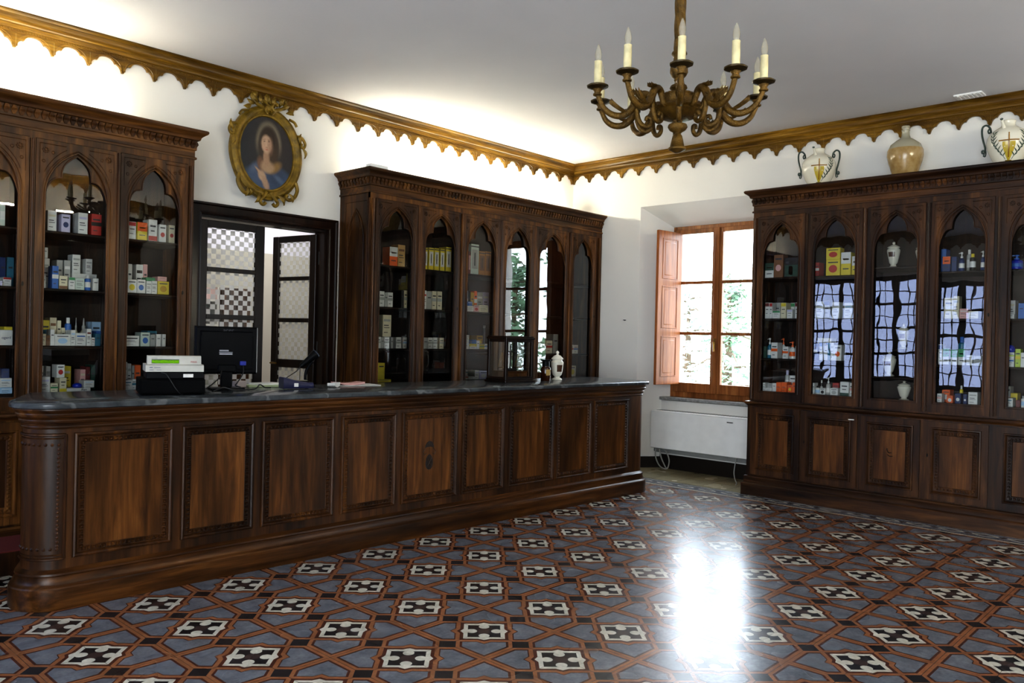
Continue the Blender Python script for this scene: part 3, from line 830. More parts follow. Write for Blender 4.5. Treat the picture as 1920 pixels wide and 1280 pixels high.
# the facing cabinet, which the photograph shows only as a reflection in the glazed doors
dF = [(.05, .60), (.63, 1.18), (1.22, 1.77), (1.80, 2.35)]
cabinet('display_cabinet', 'glazed walnut cabinet on the opposite wall, mirrored in the glass doors', (5.6, YF + .47, 0), PI, 2.40, dF, {i: SA for i in range(4)})

# ------------------------------------------------------------------ counter
CR = -math.atan(.03)
ct = thing('counter', 'long panelled walnut serving counter with a curved left end', 'counter', (1.328, 4.648, 0), CR)
CL = 5.585; CDp = .80
def plan(d, n=10, closed=False):
    """outline of the counter body grown by d; body front at y=.055"""
    xl, xr, yf, yb = .055, CL - .05, .055, CDp - .04
    rl, rr = .16 + d, .12 + d
    a0 = rad(157); ex, ey = xl - d + rl + rl * math.cos(a0), yf - d + rl + rl * math.sin(a0)
    yk = yb + (d if closed else 0); P = [(ex + (yk - ey) * math.tan(rad(23)), yk)]
    for i in range(n + 1):
        a = a0 + (1.5 * PI - a0) * i / n; P.append((xl - d + rl + rl * math.cos(a), yf - d + rl + rl * math.sin(a)))
    for i in range(n + 1):
        a = 1.5 * PI + (PI / 2) * i / n; P.append((xr + d - rr + rr * math.cos(a), yf - d + rr + rr * math.sin(a)))
    P.append((xr + d, yb + (d if closed else 0))); return P
def band(prof, mat, name, parent=ct):
    loops = []
    for d, z in prof:
        loops.append([(x, y, z) for x, y in plan(d)])
    b = MB(); b.loft(loops, caps=False, closed=False); return b.build(name, mat, parent, smooth=30)
band([(0, .15), (0, 1.0)], 'counter', 'body')
b = MB(); b.box(.46, CL - .07, CDp - .06, CDp - .04, 0, 1.06); b.build('back_board', 'counter', ct, smooth=0)
band([(.052, 0), (.055, .006), (.055, .112), (.050, .120), (.034, .128), (.030, .134), (.024, .160), (.024, .172), (.028, .178), (.026, .188), (.012, .196), (0, .206)], 'counter_h', 'plinth')
band([(0, .955), (.006, .958), (.010, .966), (.008, .972), (.012, .984), (.018, .988), (.022, 1.0), (.020, 1.006), (.026, 1.016), (.034, 1.022), (.038, 1.034), (.036, 1.040), (.044, 1.050), (.050, 1.058), (.050, 1.065), (0, 1.065)], 'counter_h', 'crown_moulding')
PX = [(1.585, 2.116), (2.171, 2.627), (2.684, 3.215), (3.275, 3.74), (3.796, 4.336), (4.386, 4.85), (4.906, 5.469), (5.501, 5.989), (6.024, 6.565)]
ups = []
for i, (a, c) in enumerate(PX):
    a, c = a - 1.328, c - 1.328
    z0, z1 = .258, .932; y = .055
    b = MB()
    b.rings(a, c, z0, z1, [(0, y), (.002, y - .012), (.010, y - .016), (.018, y - .010), (.022, y - .002), (.027, y + .002), (.031, y - .004), (.054, y - .001), (.060, y + .004)])
    b.add([(a + .06, y - .0005, z0 + .06)] * 0, [])
    q = .0425
    for p0, p1 in (((a + q, z0 + q), (c - q, z0 + q)), ((a + q, z1 - q), (c - q, z1 - q)), ((a + q, z0 + q), (a + q, z1 - q)), ((c - q, z0 + q), (c - q, z1 - q))):
        b.bumps(p0, p1, .026, .0105, .012, y - .0025)
    o = b.build('panel_moulding', 'counter', ct, smooth=25)
    q = .058; pb = MB(); pb.add([(a + q, y - .002, z0 + q), (c - q, y - .002, z0 + q), (c - q, y - .002, z1 - q), (a + q, y - .002, z1 - q)], [(0, 1, 2, 3)])
    pn = pb.build('veneer_panel', 'veneer', o, smooth=0)
    if i == 4:
        b = MB(); cx = (a + c) / 2 - .005
        hat = [(cx - .045, .655), (cx - .04, .675), (cx - .02, .698), (cx, .706), (cx + .02, .698), (cx + .04, .675), (cx + .045, .655), (cx, .662)]
        b.prism(hat, lambda u, w: (u, y - .0022, w), lambda u, w: (u, y - .004, w))
        ov = [(cx + .036 * math.cos(t) * (1 - .12 * math.sin(t)), .545 + .058 * math.sin(t)) for t in [k * PI / 12 for k in range(24)]]
        b.prism(ov, lambda u, w: (u, y - .0022, w), lambda u, w: (u, y - .004, w))
        for sg in (-1, 1):
            b.tube([(cx + sg * .04, y - .003, .65), (cx + sg * .06, y - .003, .625), (cx + sg * .05, y - .003, .60), (cx + sg * .03, y - .003, .612)], .0022, 4)
        lt = MB()
        lt.tube([(cx - .02, y - .0045, .575), (cx + .015, y - .0045, .515)], .003, 4); lt.tube([(cx + .02, y - .0045, .575), (cx - .015, y - .0045, .515)], .003, 4)
        e = b.build('inlaid_emblem', 'inlay', pn, smooth=0); lt.build('emblem_cross', 'veneer', e, smooth=0)
    # thin shadow-line stiles between panels
arc = plan(0)[1:12]
b = MB()
for z in (.262, .925):
    b.tube([(x, y - .0, z) for x, y in plan(.004)[2:12]], .008, 6); b.tube([(x, y, z + (.02 if z < .5 else -.02)) for x, y in plan(.002)[2:12]], .004, 5)
p = plan(.004); b.tube([(p[11][0] + .0, p[11][1], .262), (p[11][0], p[11][1], .925)], .008, 6)
for i in range(2, 11):
    for z in (.315, .872):
        x, y = plan(-.002)[i]; b.lathe([(.006, -.008), (.010, 0), (.006, .008)], 6, (x, y, z))
for k in range(24):
    x, y = plan(-.002)[10]; b.lathe([(.006, -.007), (.009, 0), (.006, .007)], 6, (x, y, .33 + k * .0225))
b.build('curved_panel_moulding', 'counter', ct, smooth=30)
b = MB()
b.loft([[(x, y, z) for x, y in plan(d, 14, True)] for d, z in ((.058, 1.0655), (.066, 1.070), (.068, 1.078), (.068, 1.090), (.063, 1.097), (.056, 1.10))])
o = b.build('marble_countertop', 'stone', loc=(1.328, 4.648, 0), rot=(0, 0, CR), smooth=35)
tag(o, 'grey veined marble slab lying along the top of the counter', 'countertop')
PLAT = [(.7, 5.10), (1.26, 5.10), (1.26, 5.50), (6.9, 5.50), (6.9, 5.90), (.7, 5.90)]
b = MB(); b.prism(PLAT, lambda u, w: (u, w, 0), lambda u, w: (u, w, .14))
pf = b.build('platform', 'counter', smooth=0); tag(pf, 'low dark wooden platform with red carpet behind the counter', 'platform')
b = MB(); b.prism(PLAT, lambda u, w: (u, w, .14), lambda u, w: (u, w, .147)); b.build('carpet', 'red_mat', pf, smooth=0)
# ------------------------------------------------------------------ things in the cabinets
CABO = {'A1': ((.62, 6.01, 0), 0), 'A2': ((4.50, 6.01, 0), 0), 'B': ((7.55, 3.775, 0), -PI / 2)}
CNAME = {'A1': 'till cabinet', 'A2': 'corner cabinet', 'B': 'window cabinet'}
FROM = {'A1': 'doorway', 'A2': 'doorway', 'B': 'window'}
ORD = 'first second third fourth fifth sixth seventh eighth ninth tenth eleventh twelfth thirteenth fourteenth fifteenth sixteenth seventeenth eighteenth nineteenth twentieth'.split() + ['twenty-%s' % w for w in 'first second third fourth fifth sixth seventh eighth'.split()]
SHN = {1: 'top', 2: 'second', 3: 'third', 4: 'bottom'}
HEX = dict(w='#dcdcd8', c='#d8d0b4', g='#a9aaa6', b='#3a6cb4', lb='#a8c8e4', db='#1f3566', y='#d8c437', o='#e2641f', r='#b02c28', k='#22201f', gn='#3f8f5a', tl='#2f6f86', lv='#c4c0dc', br='#7a5436', tn='#b8935a', p='#d8a8a4', mr='#6a2a2a', ob='#a5702f', dg='#23473a', yg='#b4cc4e', pg='#c2cfc4', bl='#2036b0', am='#b8901f')
CN = dict(w='white', c='cream', g='grey', b='blue', lb='pale blue', db='navy', y='yellow', o='orange', r='red', k='black', gn='green', tl='teal', lv='lilac', br='brown', tn='tan', p='pink', mr='maroon', ob='ochre', dg='dark green', yg='lime', pg='pale green', bl='bright blue', am='amber')
def carton(w, d, h, c1, c2, style):
    """printed carton: body, accent print and small lines of type; front face at y=0"""
    b = MB(); e = .0006; W2 = w / 2
    b.rbox(-W2, W2, 0, d, 0, h, min(.002, w * .06))
    def patch(x0, x1, z0, z1, m): b.box(-W2 + w * x0, -W2 + w * x1, -e, .0004, h * z0, h * z1, m)
    if style == 'n': patch(.22, .78, .62, .68, 2)
    elif style == 'l':
        patch(.12, .88, .70, .80, 1); patch(.15, .7, .50, .54, 2); patch(.15, .8, .40, .43, 2); patch(.15, .6, .18, .21, 2)
    elif style == 't': patch(.04, .96, .76, .97, 1); patch(.2, .8, .55, .60, 2); patch(.2, .65, .30, .33, 2)
    elif style == 'm': patch(.0, 1., .44, .62, 1); patch(.15, .85, .70, .77, 2); patch(.2, .6, .2, .24, 2)
    elif style == 'h': patch(.0, 1., .50, 1., 1); patch(.2, .8, .66, .73, 0); patch(.2, .8, .25, .3, 2)
    elif style == 'f': patch(.0, 1., .02, .24, 1); patch(.18, .82, .66, .74, 2); patch(.25, .7, .45, .5, 2)
    elif style == 'd':
        b.prism([(w * .30 * math.cos(t), h * .42 + min(w * .34, h * .24) * math.sin(t)) for t in [i * PI / 8 for i in range(16)]], lambda u, q: (u, -e, q), lambda u, q: (u, .0004, q), 1)
        patch(.15, .85, .78, .85, 2)
    elif style == 'v': patch(.0, .38, .0, 1., 1); patch(.5, .9, .75, .82, 2); patch(.08, .3, .3, .4, 2)
    elif style == 'B': patch(.12, .88, .18, .82, 1); patch(.42, .58, .28, .72, 2); patch(0, 1, .90, .94, 2)
    elif style == 'D': patch(.06, .94, .04, .62, 1); patch(.3, .55, .12, .55, 0); patch(.1, .3, .70, .8, 2)
    elif style == 's': patch(.05, .95, .3, .7, 1)
    return b
def bottle(w, h, kind):
    r = w / 2; b, c = MB(), MB(); cy = r
    if kind == 'P':
        b.lathe([(r * .86, 0), (r, .004), (r, h * .52), (r * .8, h * .62), (r * .34, h * .67), (r * .34, h * .70)], 14, (0, cy, 0))
        b.lathe([(r * 1.003, h * .16), (r * 1.01, h * .17), (r * 1.01, h * .40), (r * 1.003, h * .41)], 14, (0, cy, 0), 1)
        c.lathe([(r * .46, h * .69), (r * .46, h * .78), (r * .2, h * .79), (r * .2, h * .90), (r * .42, h * .91), (r * .42, h * .985), (r * .3, h)], 12, (0, cy, 0))
        c.tube([(0, cy, h * .95), (-r * .7, cy * .8, h * .95), (-r * .95, cy * .75, h * .92)], r * .14, 6); nm = 'pump'
    elif kind == 'D':
        b.lathe([(r * .9, 0), (r, .004), (r, h * .48), (r * .5, h * .56)], 14, (0, cy, 0)); b.lathe([(r * 1.01, h * .1), (r * 1.01, h * .4)], 14, (0, cy, 0), 1)
        c.lathe([(r * .5, h * .56), (r * .5, h * .7), (r * .3, h * .74), (r * .15, h), (0, h)], 12, (0, cy, 0)); nm = 'dropper'
    elif kind == 'V':
        b.lathe([(r, 0), (r, h * .9)], 12, (0, cy, 0)); c.lathe([(r * 1.1, h * .88), (r * 1.1, h)], 12, (0, cy, 0)); nm = 'cap'
    elif kind == 'S':
        b.lathe([(r * .75, 0), (r * .97, h * .2), (r, h * .5), (r * .85, h * .8), (r * .5, h * .97)], 18, (0, cy, 0)); c.lathe([(r * .5, h * .95), (r * .4, h), (0, h)], 14, (0, cy, 0)); nm = 'lid'
    else:
        b.lathe([(r * .9, 0), (r, .004), (r, h * .68), (r * .9, h * .76), (r * .5, h * .80)], 14, (0, cy, 0)); b.lathe([(r * 1.01, h * .2), (r * 1.01, h * .55)], 14, (0, cy, 0), 1)
        c.lathe([(r * .56, h * .79), (r * .56, h * .98), (r * .48, h)], 12, (0, cy, 0)); nm = 'cap'
    return b, c, nm
def apothecary_jar(w, h, lid=True):
    r = w / 2; b, c = MB(), MB()
    b.lathe([(r * .72, 0), (r * .78, .006), (r * .74, h * .035), (r * .42, h * .09), (r * .40, h * .13), (r * .62, h * .20), (r * .80, h * .40), (r * .97, h * .60), (r, h * .66), (r * .94, h * .71), (r * .78, h * .745), (r * .76, h * .765)], 28)
    c.lathe([(r * .90, h * .765), (r * .95, h * .78), (r * .90, h * .80), (r * .55, h * .85), (r * .30, h * .885), (r * .12, h * .90), (r * .20, h * .93), (r * .24, h * .955), (r * .14, h * .985), (0, h)], 28)
    return b, c
def curved_patch(r0, r1, z0, z1, a0, a1, n=8):
    b = MB(); lo = [(r0 * math.cos(a0 + (a1 - a0) * i / n), r0 * math.sin(a0 + (a1 - a0) * i / n), z0) for i in range(n + 1)]
    hi = [(r1 * math.cos(a0 + (a1 - a0) * i / n), r1 * math.sin(a0 + (a1 - a0) * i / n), z1) for i in range(n + 1)]
    b.add(lo + hi, [(i, i + 1, n + 2 + i, n + 1 + i) for i in range(n)]); return b

DARKINK = paint('#3a3a40')
NOUN = {'C': ('carton', 'carton'), 'J': ('bottle', 'capped bottle'), 'P': ('bottle', 'pump bottle'), 'D': ('bottle', 'dropper bottle'), 'V': ('tube', 'glass tube'), 'S': ('tub', 'round tub'), 'A': ('jar', 'footed white ceramic jar')}
def place_products(rows):
    from collections import defaultdict
    groups = defaultdict(list)
    for r in rows: groups[r[:3]].append(r)
    for (cab, door, sh), L in groups.items():
        loc0, rz = CABO[cab]; mat = Matrix.Translation(loc0) @ Matrix.Rotation(rz, 4, 'Z')
        L = sorted(L, key=lambda r: (r[4] + r[5]), reverse=(cab == 'A1'))
        di = {1: 'first', 2: 'second', 3: 'third', 4: 'fourth', 5: 'fifth', 6: 'sixth'}[door]
        for i, (_, _, _, kind, x0, x1, z0, h, Y, dp, c1, c2, style) in enumerate(L):
            w = x1 - x0; p = mat @ Vector(((x0 + x1) / 2, Y, z0)); cat, noun = NOUN[kind]; nm = cat
            where = '%s from %s, %s shelf, %s door, %s' % (ORD[i], FROM[cab], SHN[sh], di, CNAME[cab])
            if kind == 'A':
                desc = 'white footed ceramic jar'
                t = thing('apothecary_jar', '', 'jar', p, rz); b, c = apothecary_jar(w, h)
                b.build('body', 'ceramic', t, smooth=40); c.build('lid', 'ceramic', t, smooth=40)
                if style == 'L':
                    r = w / 2 * 1.012
                    curved_patch(r * .86, r * .96, h * .42, h * .60, 1.5 * PI - .62, 1.5 * PI + .5).build('paper_label', 'ceramic_lbl', t, smooth=40)
                o = t
            elif kind == 'C':
                bk = style == 'B' and c1 != 'y'
                if bk: cat, noun = 'book', 'book spine'
                two = style not in 'nsB' and c1 != c2 and c2 not in ('g',)
                desc = (CN[c1] + ' and ' + CN[c2] if two else CN[c1]) + ' ' + noun
                if style.startswith('T:'): desc = CN[c1] + ' lettered carton'
                b = carton(w, dp, h, c1, c2, style)
                o = b.build('book' if bk else 'medicine_carton', [paint(HEX[c1]), paint(HEX[c2]), DARKINK], loc=p, rot=(0, 0, rz), smooth=0)
                if style.startswith('T:'):
                    text(style[2:], o, paint('#1a2a5a' if style[2] == 'o' else '#16161a'), h * .24 if style[2] == 'o' else h * .85, (0 if style[2] == 'o' else w * .22, -.001, h * (.42 if style[2] == 'o' else .28)), (PI / 2, 0, 0))
            else:
                desc = '%s %s with %s top' % (CN[c1], noun, CN[c2]) if c1 != c2 else CN[c1] + ' ' + noun
                b, c, pn = bottle(w, h, kind)
                lab = c2 if kind in 'P' else 'w' if c1 != 'w' else 'lb'
                o = b.build({'P': 'pump_bottle', 'D': 'dropper_bottle', 'V': 'glass_tube', 'S': 'round_tub'}.get(kind, 'bottle'), [paint(HEX[c1], .3), paint(HEX[lab])], loc=p, rot=(0, 0, rz), smooth=40)
                c.build(pn, paint(HEX[c2], .35), o, smooth=40)
            lb = desc + ', ' + where
            tag(o, lb, cat, 'products on the %s shelf of the %s' % (SHN[sh], CNAME[cab]))
ROWS = [
('A1',3,1,'C',0.957,0.987,2.1565,0.137,0.080,0.085,'pg','w','s'), ('A1',3,2,'C',0.995,1.029,1.7635,0.196,0.205,0.120,'db','lb','n'), ('A1',3,2,'C',1.037,1.079,1.7635,0.200,0.205,0.120,'tl','lb','n'),
('A1',3,2,'C',0.990,1.039,1.7635,0.059,0.110,0.085,'w','r','t'), ('A1',3,2,'C',0.979,0.993,1.7635,0.020,0.110,0.085,'c','w','n'), ('A1',3,2,'C',0.966,0.979,1.7635,0.031,0.080,0.085,'lv','b','n'),
('A1',3,3,'C',0.971,1.045,1.3715,0.101,0.080,0.110,'w','db','T:ogeril'), ('A1',3,3,'C',0.995,1.044,1.4736,0.021,0.084,0.100,'y','y','n'), ('A1',3,4,'C',0.978,1.049,1.0515,0.040,0.080,0.110,'lb','w','l'),
('A1',3,4,'C',0.977,1.047,1.0925,0.062,0.084,0.100,'w','lb','l'), ('A1',3,4,'C',0.986,1.033,1.1550,0.062,0.088,0.100,'db','b','n'), ('A1',2,1,'C',1.240,1.297,2.1565,0.139,0.080,0.110,'w','c','l'),
('A1',2,1,'C',1.327,1.384,2.1565,0.124,0.080,0.110,'lv','db','d'), ('A1',2,1,'C',1.434,1.497,2.1565,0.148,0.080,0.110,'w','lv','l'), ('A1',2,1,'C',1.521,1.589,2.1565,0.150,0.080,0.110,'r','k','m'),
('A1',2,2,'C',1.250,1.298,1.7635,0.212,0.205,0.120,'w','g','l'), ('A1',2,2,'C',1.342,1.382,1.7635,0.208,0.205,0.120,'g','w','n'), ('A1',2,2,'C',1.390,1.433,1.7635,0.210,0.205,0.120,'g','w','l'),
('A1',2,2,'C',1.442,1.610,1.7635,0.123,0.205,0.120,'w','g','s'), ('A1',2,2,'C',1.214,1.237,1.7635,0.086,0.080,0.085,'w','g','n'), ('A1',2,2,'C',1.276,1.316,1.7635,0.156,0.080,0.085,'b','w','m'),
('A1',2,2,'C',1.321,1.374,1.7635,0.092,0.080,0.110,'c','br','f'), ('A1',2,2,'C',1.382,1.422,1.7635,0.086,0.080,0.085,'w','gn','t'), ('A1',2,2,'C',1.424,1.484,1.7635,0.082,0.080,0.110,'pg','g','l'),
('A1',2,2,'J',1.490,1.531,1.7635,0.107,0.080,0.041,'b','w','n'), ('A1',2,2,'C',1.540,1.578,1.7635,0.089,0.080,0.085,'w','lv','n'), ('A1',2,2,'C',1.445,1.499,1.8872,0.132,0.209,0.100,'w','g','l'),
('A1',2,2,'C',1.534,1.579,1.8872,0.109,0.209,0.100,'w','g','l'), ('A1',2,2,'C',1.251,1.286,1.9770,0.074,0.209,0.100,'w','w','n'), ('A1',2,3,'C',1.257,1.305,1.3715,0.175,0.205,0.120,'y','tl','m'),
('A1',2,3,'C',1.306,1.350,1.3715,0.194,0.205,0.120,'c','br','l'), ('A1',2,3,'C',1.353,1.379,1.3715,0.175,0.205,0.120,'c','g','n'), ('A1',2,3,'C',1.381,1.406,1.3715,0.125,0.205,0.120,'c','g','n'),
('A1',2,3,'J',1.408,1.453,1.3715,0.197,0.205,0.045,'b','w','n'), ('A1',2,3,'D',1.467,1.493,1.3715,0.198,0.205,0.026,'c','g','n'), ('A1',2,3,'D',1.511,1.559,1.3715,0.197,0.205,0.048,'c','g','n'),
('A1',2,3,'C',1.582,1.645,1.3715,0.173,0.205,0.120,'lb','b','m'), ('A1',2,3,'C',1.207,1.246,1.3715,0.080,0.080,0.085,'c','g','l'), ('A1',2,3,'C',1.247,1.271,1.3715,0.071,0.080,0.085,'br','lv','n'),
('A1',2,3,'C',1.273,1.299,1.3715,0.111,0.080,0.085,'w','g','n'), ('A1',2,3,'C',1.300,1.401,1.3715,0.080,0.080,0.110,'w','lb','d'), ('A1',2,3,'C',1.402,1.433,1.3715,0.110,0.080,0.085,'w','lb','l'),
('A1',2,3,'C',1.434,1.503,1.3715,0.090,0.080,0.110,'w','b','l'), ('A1',2,3,'C',1.506,1.537,1.3715,0.121,0.080,0.085,'w','mr','l'), ('A1',2,3,'C',1.539,1.561,1.3715,0.060,0.080,0.085,'w','mr','l'),
('A1',2,3,'C',1.564,1.599,1.3715,0.087,0.080,0.085,'tl','lb','n'), ('A1',2,4,'C',1.208,1.277,1.0515,0.107,0.080,0.110,'w','lv','l'), ('A1',2,4,'C',1.246,1.271,1.0515,0.173,0.205,0.120,'w','r','m'),
('A1',2,4,'C',1.289,1.317,1.0515,0.173,0.205,0.120,'w','g','l'), ('A1',2,4,'C',1.281,1.327,1.0515,0.061,0.080,0.085,'c','gn','m'), ('A1',2,4,'C',1.393,1.450,1.0515,0.173,0.205,0.120,'y','w','l'),
('A1',2,4,'C',1.337,1.381,1.0515,0.098,0.080,0.110,'c','y','f'), ('A1',2,4,'C',1.511,1.547,1.0515,0.148,0.205,0.120,'p','c','l'), ('A1',2,4,'C',1.550,1.578,1.0515,0.167,0.205,0.120,'mr','mr','n'),
('A1',2,4,'C',1.584,1.614,1.0515,0.180,0.205,0.120,'dg','gn','n'), ('A1',2,4,'C',1.382,1.539,1.0515,0.024,0.080,0.110,'w','k','T:Algo'), ('A1',2,4,'C',1.495,1.564,1.0767,0.050,0.084,0.100,'w','lb','l'),
('A1',2,4,'S',1.430,1.492,1.0767,0.032,0.084,0.062,'bl','bl','n'), ('A1',2,4,'C',1.318,1.369,1.1508,0.090,0.084,0.100,'w','r','d'), ('A1',1,1,'C',1.774,1.830,2.1565,0.128,0.080,0.110,'w','r','t'),
('A1',1,1,'C',1.840,1.911,2.1565,0.130,0.080,0.110,'y','o','h'), ('A1',1,1,'C',1.922,1.985,2.1565,0.160,0.080,0.110,'w','r','f'), ('A1',1,1,'C',2.000,2.053,2.1565,0.132,0.080,0.110,'w','r','d'),
('A1',1,1,'C',2.073,2.118,2.1565,0.135,0.080,0.085,'c','r','d'), ('A1',1,2,'C',1.825,1.859,1.7635,0.220,0.205,0.120,'w','lb','n'), ('A1',1,2,'C',1.887,1.939,1.7635,0.222,0.205,0.120,'w','k','l'),
('A1',1,2,'C',1.940,1.972,1.7635,0.226,0.205,0.120,'p','r','n'), ('A1',1,2,'C',1.776,1.844,1.7635,0.098,0.080,0.110,'w','y','d'), ('A1',1,2,'C',1.846,1.907,1.7635,0.102,0.080,0.110,'w','b','d'),
('A1',1,2,'C',1.914,1.951,1.7635,0.095,0.080,0.085,'w','g','l'), ('A1',1,2,'C',1.953,1.994,1.7635,0.098,0.080,0.085,'w','g','l'), ('A1',1,2,'C',1.998,2.083,1.7635,0.099,0.080,0.110,'y','am','d'),
('A1',1,2,'C',1.913,1.979,1.8600,0.025,0.084,0.085,'gn','w','n'), ('A1',1,2,'C',1.998,2.067,1.8637,0.034,0.084,0.100,'p','w','n'), ('A1',1,3,'C',1.764,1.870,1.3715,0.078,0.080,0.110,'w','k','l'),
('A1',1,3,'C',1.881,1.948,1.3715,0.104,0.080,0.110,'pg','b','d'), ('A1',1,3,'C',1.981,2.053,1.3715,0.116,0.205,0.120,'tl','w','d'), ('A1',1,3,'C',1.951,1.988,1.3715,0.088,0.080,0.085,'g','w','n'),
('A1',1,3,'C',1.996,2.031,1.3715,0.092,0.080,0.085,'w','g','n'), ('A1',1,3,'C',2.042,2.067,1.3715,0.093,0.080,0.085,'w','c','n'), ('A1',1,4,'C',1.762,1.825,1.0515,0.073,0.080,0.110,'w','tl','l'),
('A1',1,4,'C',1.812,1.838,1.0515,0.199,0.205,0.120,'w','g','l'), ('A1',1,4,'C',1.841,1.867,1.0515,0.188,0.205,0.120,'w','g','l'), ('A1',1,4,'C',1.871,1.891,1.0515,0.174,0.205,0.120,'g','w','n'),
('A1',1,4,'C',1.893,1.937,1.0515,0.177,0.205,0.120,'o','r','n'), ('A1',1,4,'C',1.826,1.853,1.0515,0.079,0.080,0.085,'w','tl','m'), ('A2',1,1,'C',0.300,0.396,2.1565,0.179,0.080,0.110,'o','w','h'),
('A2',1,1,'C',0.400,0.488,2.1565,0.209,0.080,0.110,'tn','br','l'), ('A2',1,2,'C',0.150,0.187,1.7635,0.142,0.080,0.085,'w','g','l'), ('A2',1,2,'C',0.189,0.250,1.7635,0.145,0.080,0.110,'w','g','m'),
('A2',1,2,'C',0.253,0.289,1.7635,0.135,0.080,0.085,'g','w','n'), ('A2',1,2,'C',0.291,0.351,1.7635,0.139,0.080,0.110,'w','g','m'), ('A2',1,2,'C',0.452,0.486,1.7635,0.167,0.080,0.085,'k','g','n'),
('A2',1,2,'C',0.488,0.528,1.7635,0.169,0.080,0.085,'c','g','m'), ('A2',1,3,'C',0.149,0.219,1.3715,0.108,0.080,0.110,'w','g','m'), ('A2',1,3,'C',0.221,0.258,1.3715,0.104,0.080,0.085,'g','w','n'),
('A2',1,3,'C',0.259,0.321,1.3715,0.109,0.080,0.110,'w','g','m'), ('A2',1,3,'C',0.337,0.367,1.3715,0.102,0.080,0.085,'g','k','n'), ('A2',1,3,'C',0.402,0.464,1.3715,0.107,0.080,0.110,'w','g','m'),
('A2',1,3,'C',0.486,0.536,1.3715,0.108,0.080,0.085,'w','lb','m'), ('A2',1,3,'C',0.240,0.341,1.4818,0.206,0.084,0.100,'c','g','l'), ('A2',1,4,'C',0.180,0.352,1.0515,0.026,0.080,0.110,'y','g','l'),
('A2',1,4,'C',0.144,0.276,1.0788,0.155,0.084,0.100,'y','g','v'), ('A2',2,1,'C',0.733,0.773,2.1565,0.213,0.080,0.085,'y','w','B'), ('A2',2,1,'C',0.790,0.854,2.1565,0.219,0.080,0.110,'y','w','B'),
('A2',2,1,'C',0.863,0.926,2.1565,0.221,0.080,0.110,'y','w','B'), ('A2',2,1,'C',0.941,1.001,2.1565,0.223,0.080,0.110,'y','w','B'), ('A2',2,1,'C',1.018,1.093,2.1565,0.248,0.080,0.110,'y','w','B'),
('A2',2,2,'C',0.729,0.771,1.7635,0.183,0.080,0.085,'w','r','l'), ('A2',2,2,'C',0.773,0.842,1.7635,0.176,0.080,0.110,'g','w','n'), ('A2',2,2,'C',0.844,0.903,1.7635,0.183,0.080,0.110,'c','g','m'),
('A2',2,2,'C',0.915,0.978,1.7635,0.185,0.080,0.110,'c','g','m'), ('A2',2,3,'C',0.719,0.741,1.3715,0.108,0.080,0.085,'w','g','n'), ('A2',2,3,'C',0.743,0.803,1.3715,0.105,0.080,0.110,'g','w','n'),
('A2',2,3,'C',0.805,0.865,1.3715,0.111,0.080,0.110,'w','g','m'), ('A2',2,3,'C',0.870,0.930,1.3715,0.111,0.080,0.110,'w','g','m'), ('A2',2,3,'C',0.957,1.015,1.3715,0.112,0.080,0.110,'c','g','m'),
('A2',2,4,'C',0.716,0.744,1.0515,0.022,0.080,0.085,'y','am','n'), ('A2',3,1,'C',1.296,1.337,2.1565,0.228,0.080,0.085,'mr','p','B'), ('A2',3,1,'C',1.338,1.367,2.1565,0.232,0.080,0.085,'mr','p','B'),
('A2',3,1,'C',1.369,1.484,2.1565,0.314,0.080,0.110,'pg','g','B'), ('A2',3,1,'C',1.488,1.581,2.1565,0.249,0.080,0.110,'ob','br','B'), ('A2',3,1,'C',1.583,1.670,2.1565,0.256,0.080,0.110,'ob','br','B'),
('A2',3,2,'C',1.407,1.458,1.7635,0.226,0.205,0.120,'lb','w','m'), ('A2',3,2,'C',1.461,1.497,1.7635,0.221,0.205,0.120,'k','k','n'), ('A2',3,2,'C',1.498,1.551,1.7635,0.212,0.205,0.120,'am','y','n'),
('A2',3,2,'C',1.553,1.594,1.7635,0.227,0.205,0.120,'o','w','m'), ('A2',3,2,'C',1.597,1.682,1.7635,0.215,0.205,0.120,'g','w','l'), ('A2',3,2,'C',1.687,1.776,1.7635,0.224,0.205,0.120,'lv','w','l'),
('A2',3,2,'C',1.286,1.336,1.7635,0.062,0.080,0.085,'p','w','m'), ('A2',3,2,'C',1.338,1.424,1.7635,0.058,0.080,0.110,'w','g','l'), ('A2',3,2,'C',1.427,1.504,1.7635,0.066,0.080,0.110,'p','r','d'),
('A2',3,2,'C',1.507,1.642,1.7635,0.074,0.080,0.110,'c','g','l'), ('A2',3,2,'C',1.338,1.409,1.8225,0.044,0.084,0.100,'b','w','l'), ('A2',3,3,'C',1.288,1.371,1.3715,0.069,0.080,0.110,'w','lb','l'),
('A2',3,3,'C',1.377,1.480,1.3715,0.055,0.080,0.110,'w','y','h'), ('A2',3,3,'C',1.482,1.525,1.3715,0.090,0.080,0.085,'w','g','n'), ('A2',3,3,'C',1.526,1.599,1.3715,0.049,0.080,0.110,'y','gn','m'),
('A2',3,3,'C',1.601,1.667,1.3715,0.057,0.080,0.110,'w','b','m'), ('A2',3,3,'C',1.609,1.697,1.3715,0.144,0.205,0.120,'am','y','d'), ('A2',3,3,'V',1.714,1.740,1.3715,0.255,0.205,0.027,'g','w','n'),
('A2',3,3,'C',1.417,1.479,1.4274,0.041,0.084,0.100,'b','w','n'), ('A2',3,3,'C',1.286,1.325,1.4414,0.066,0.084,0.100,'w','b','n'), ('A2',3,3,'C',1.327,1.374,1.4414,0.075,0.084,0.100,'w','g','l'),
('A2',3,4,'C',1.514,1.567,1.0515,0.091,0.205,0.120,'w','b','l'), ('A2',3,4,'C',1.288,1.369,1.0515,0.047,0.080,0.110,'w','r','m'), ('A2',3,4,'C',1.372,1.464,1.0515,0.030,0.080,0.110,'w','g','n'),
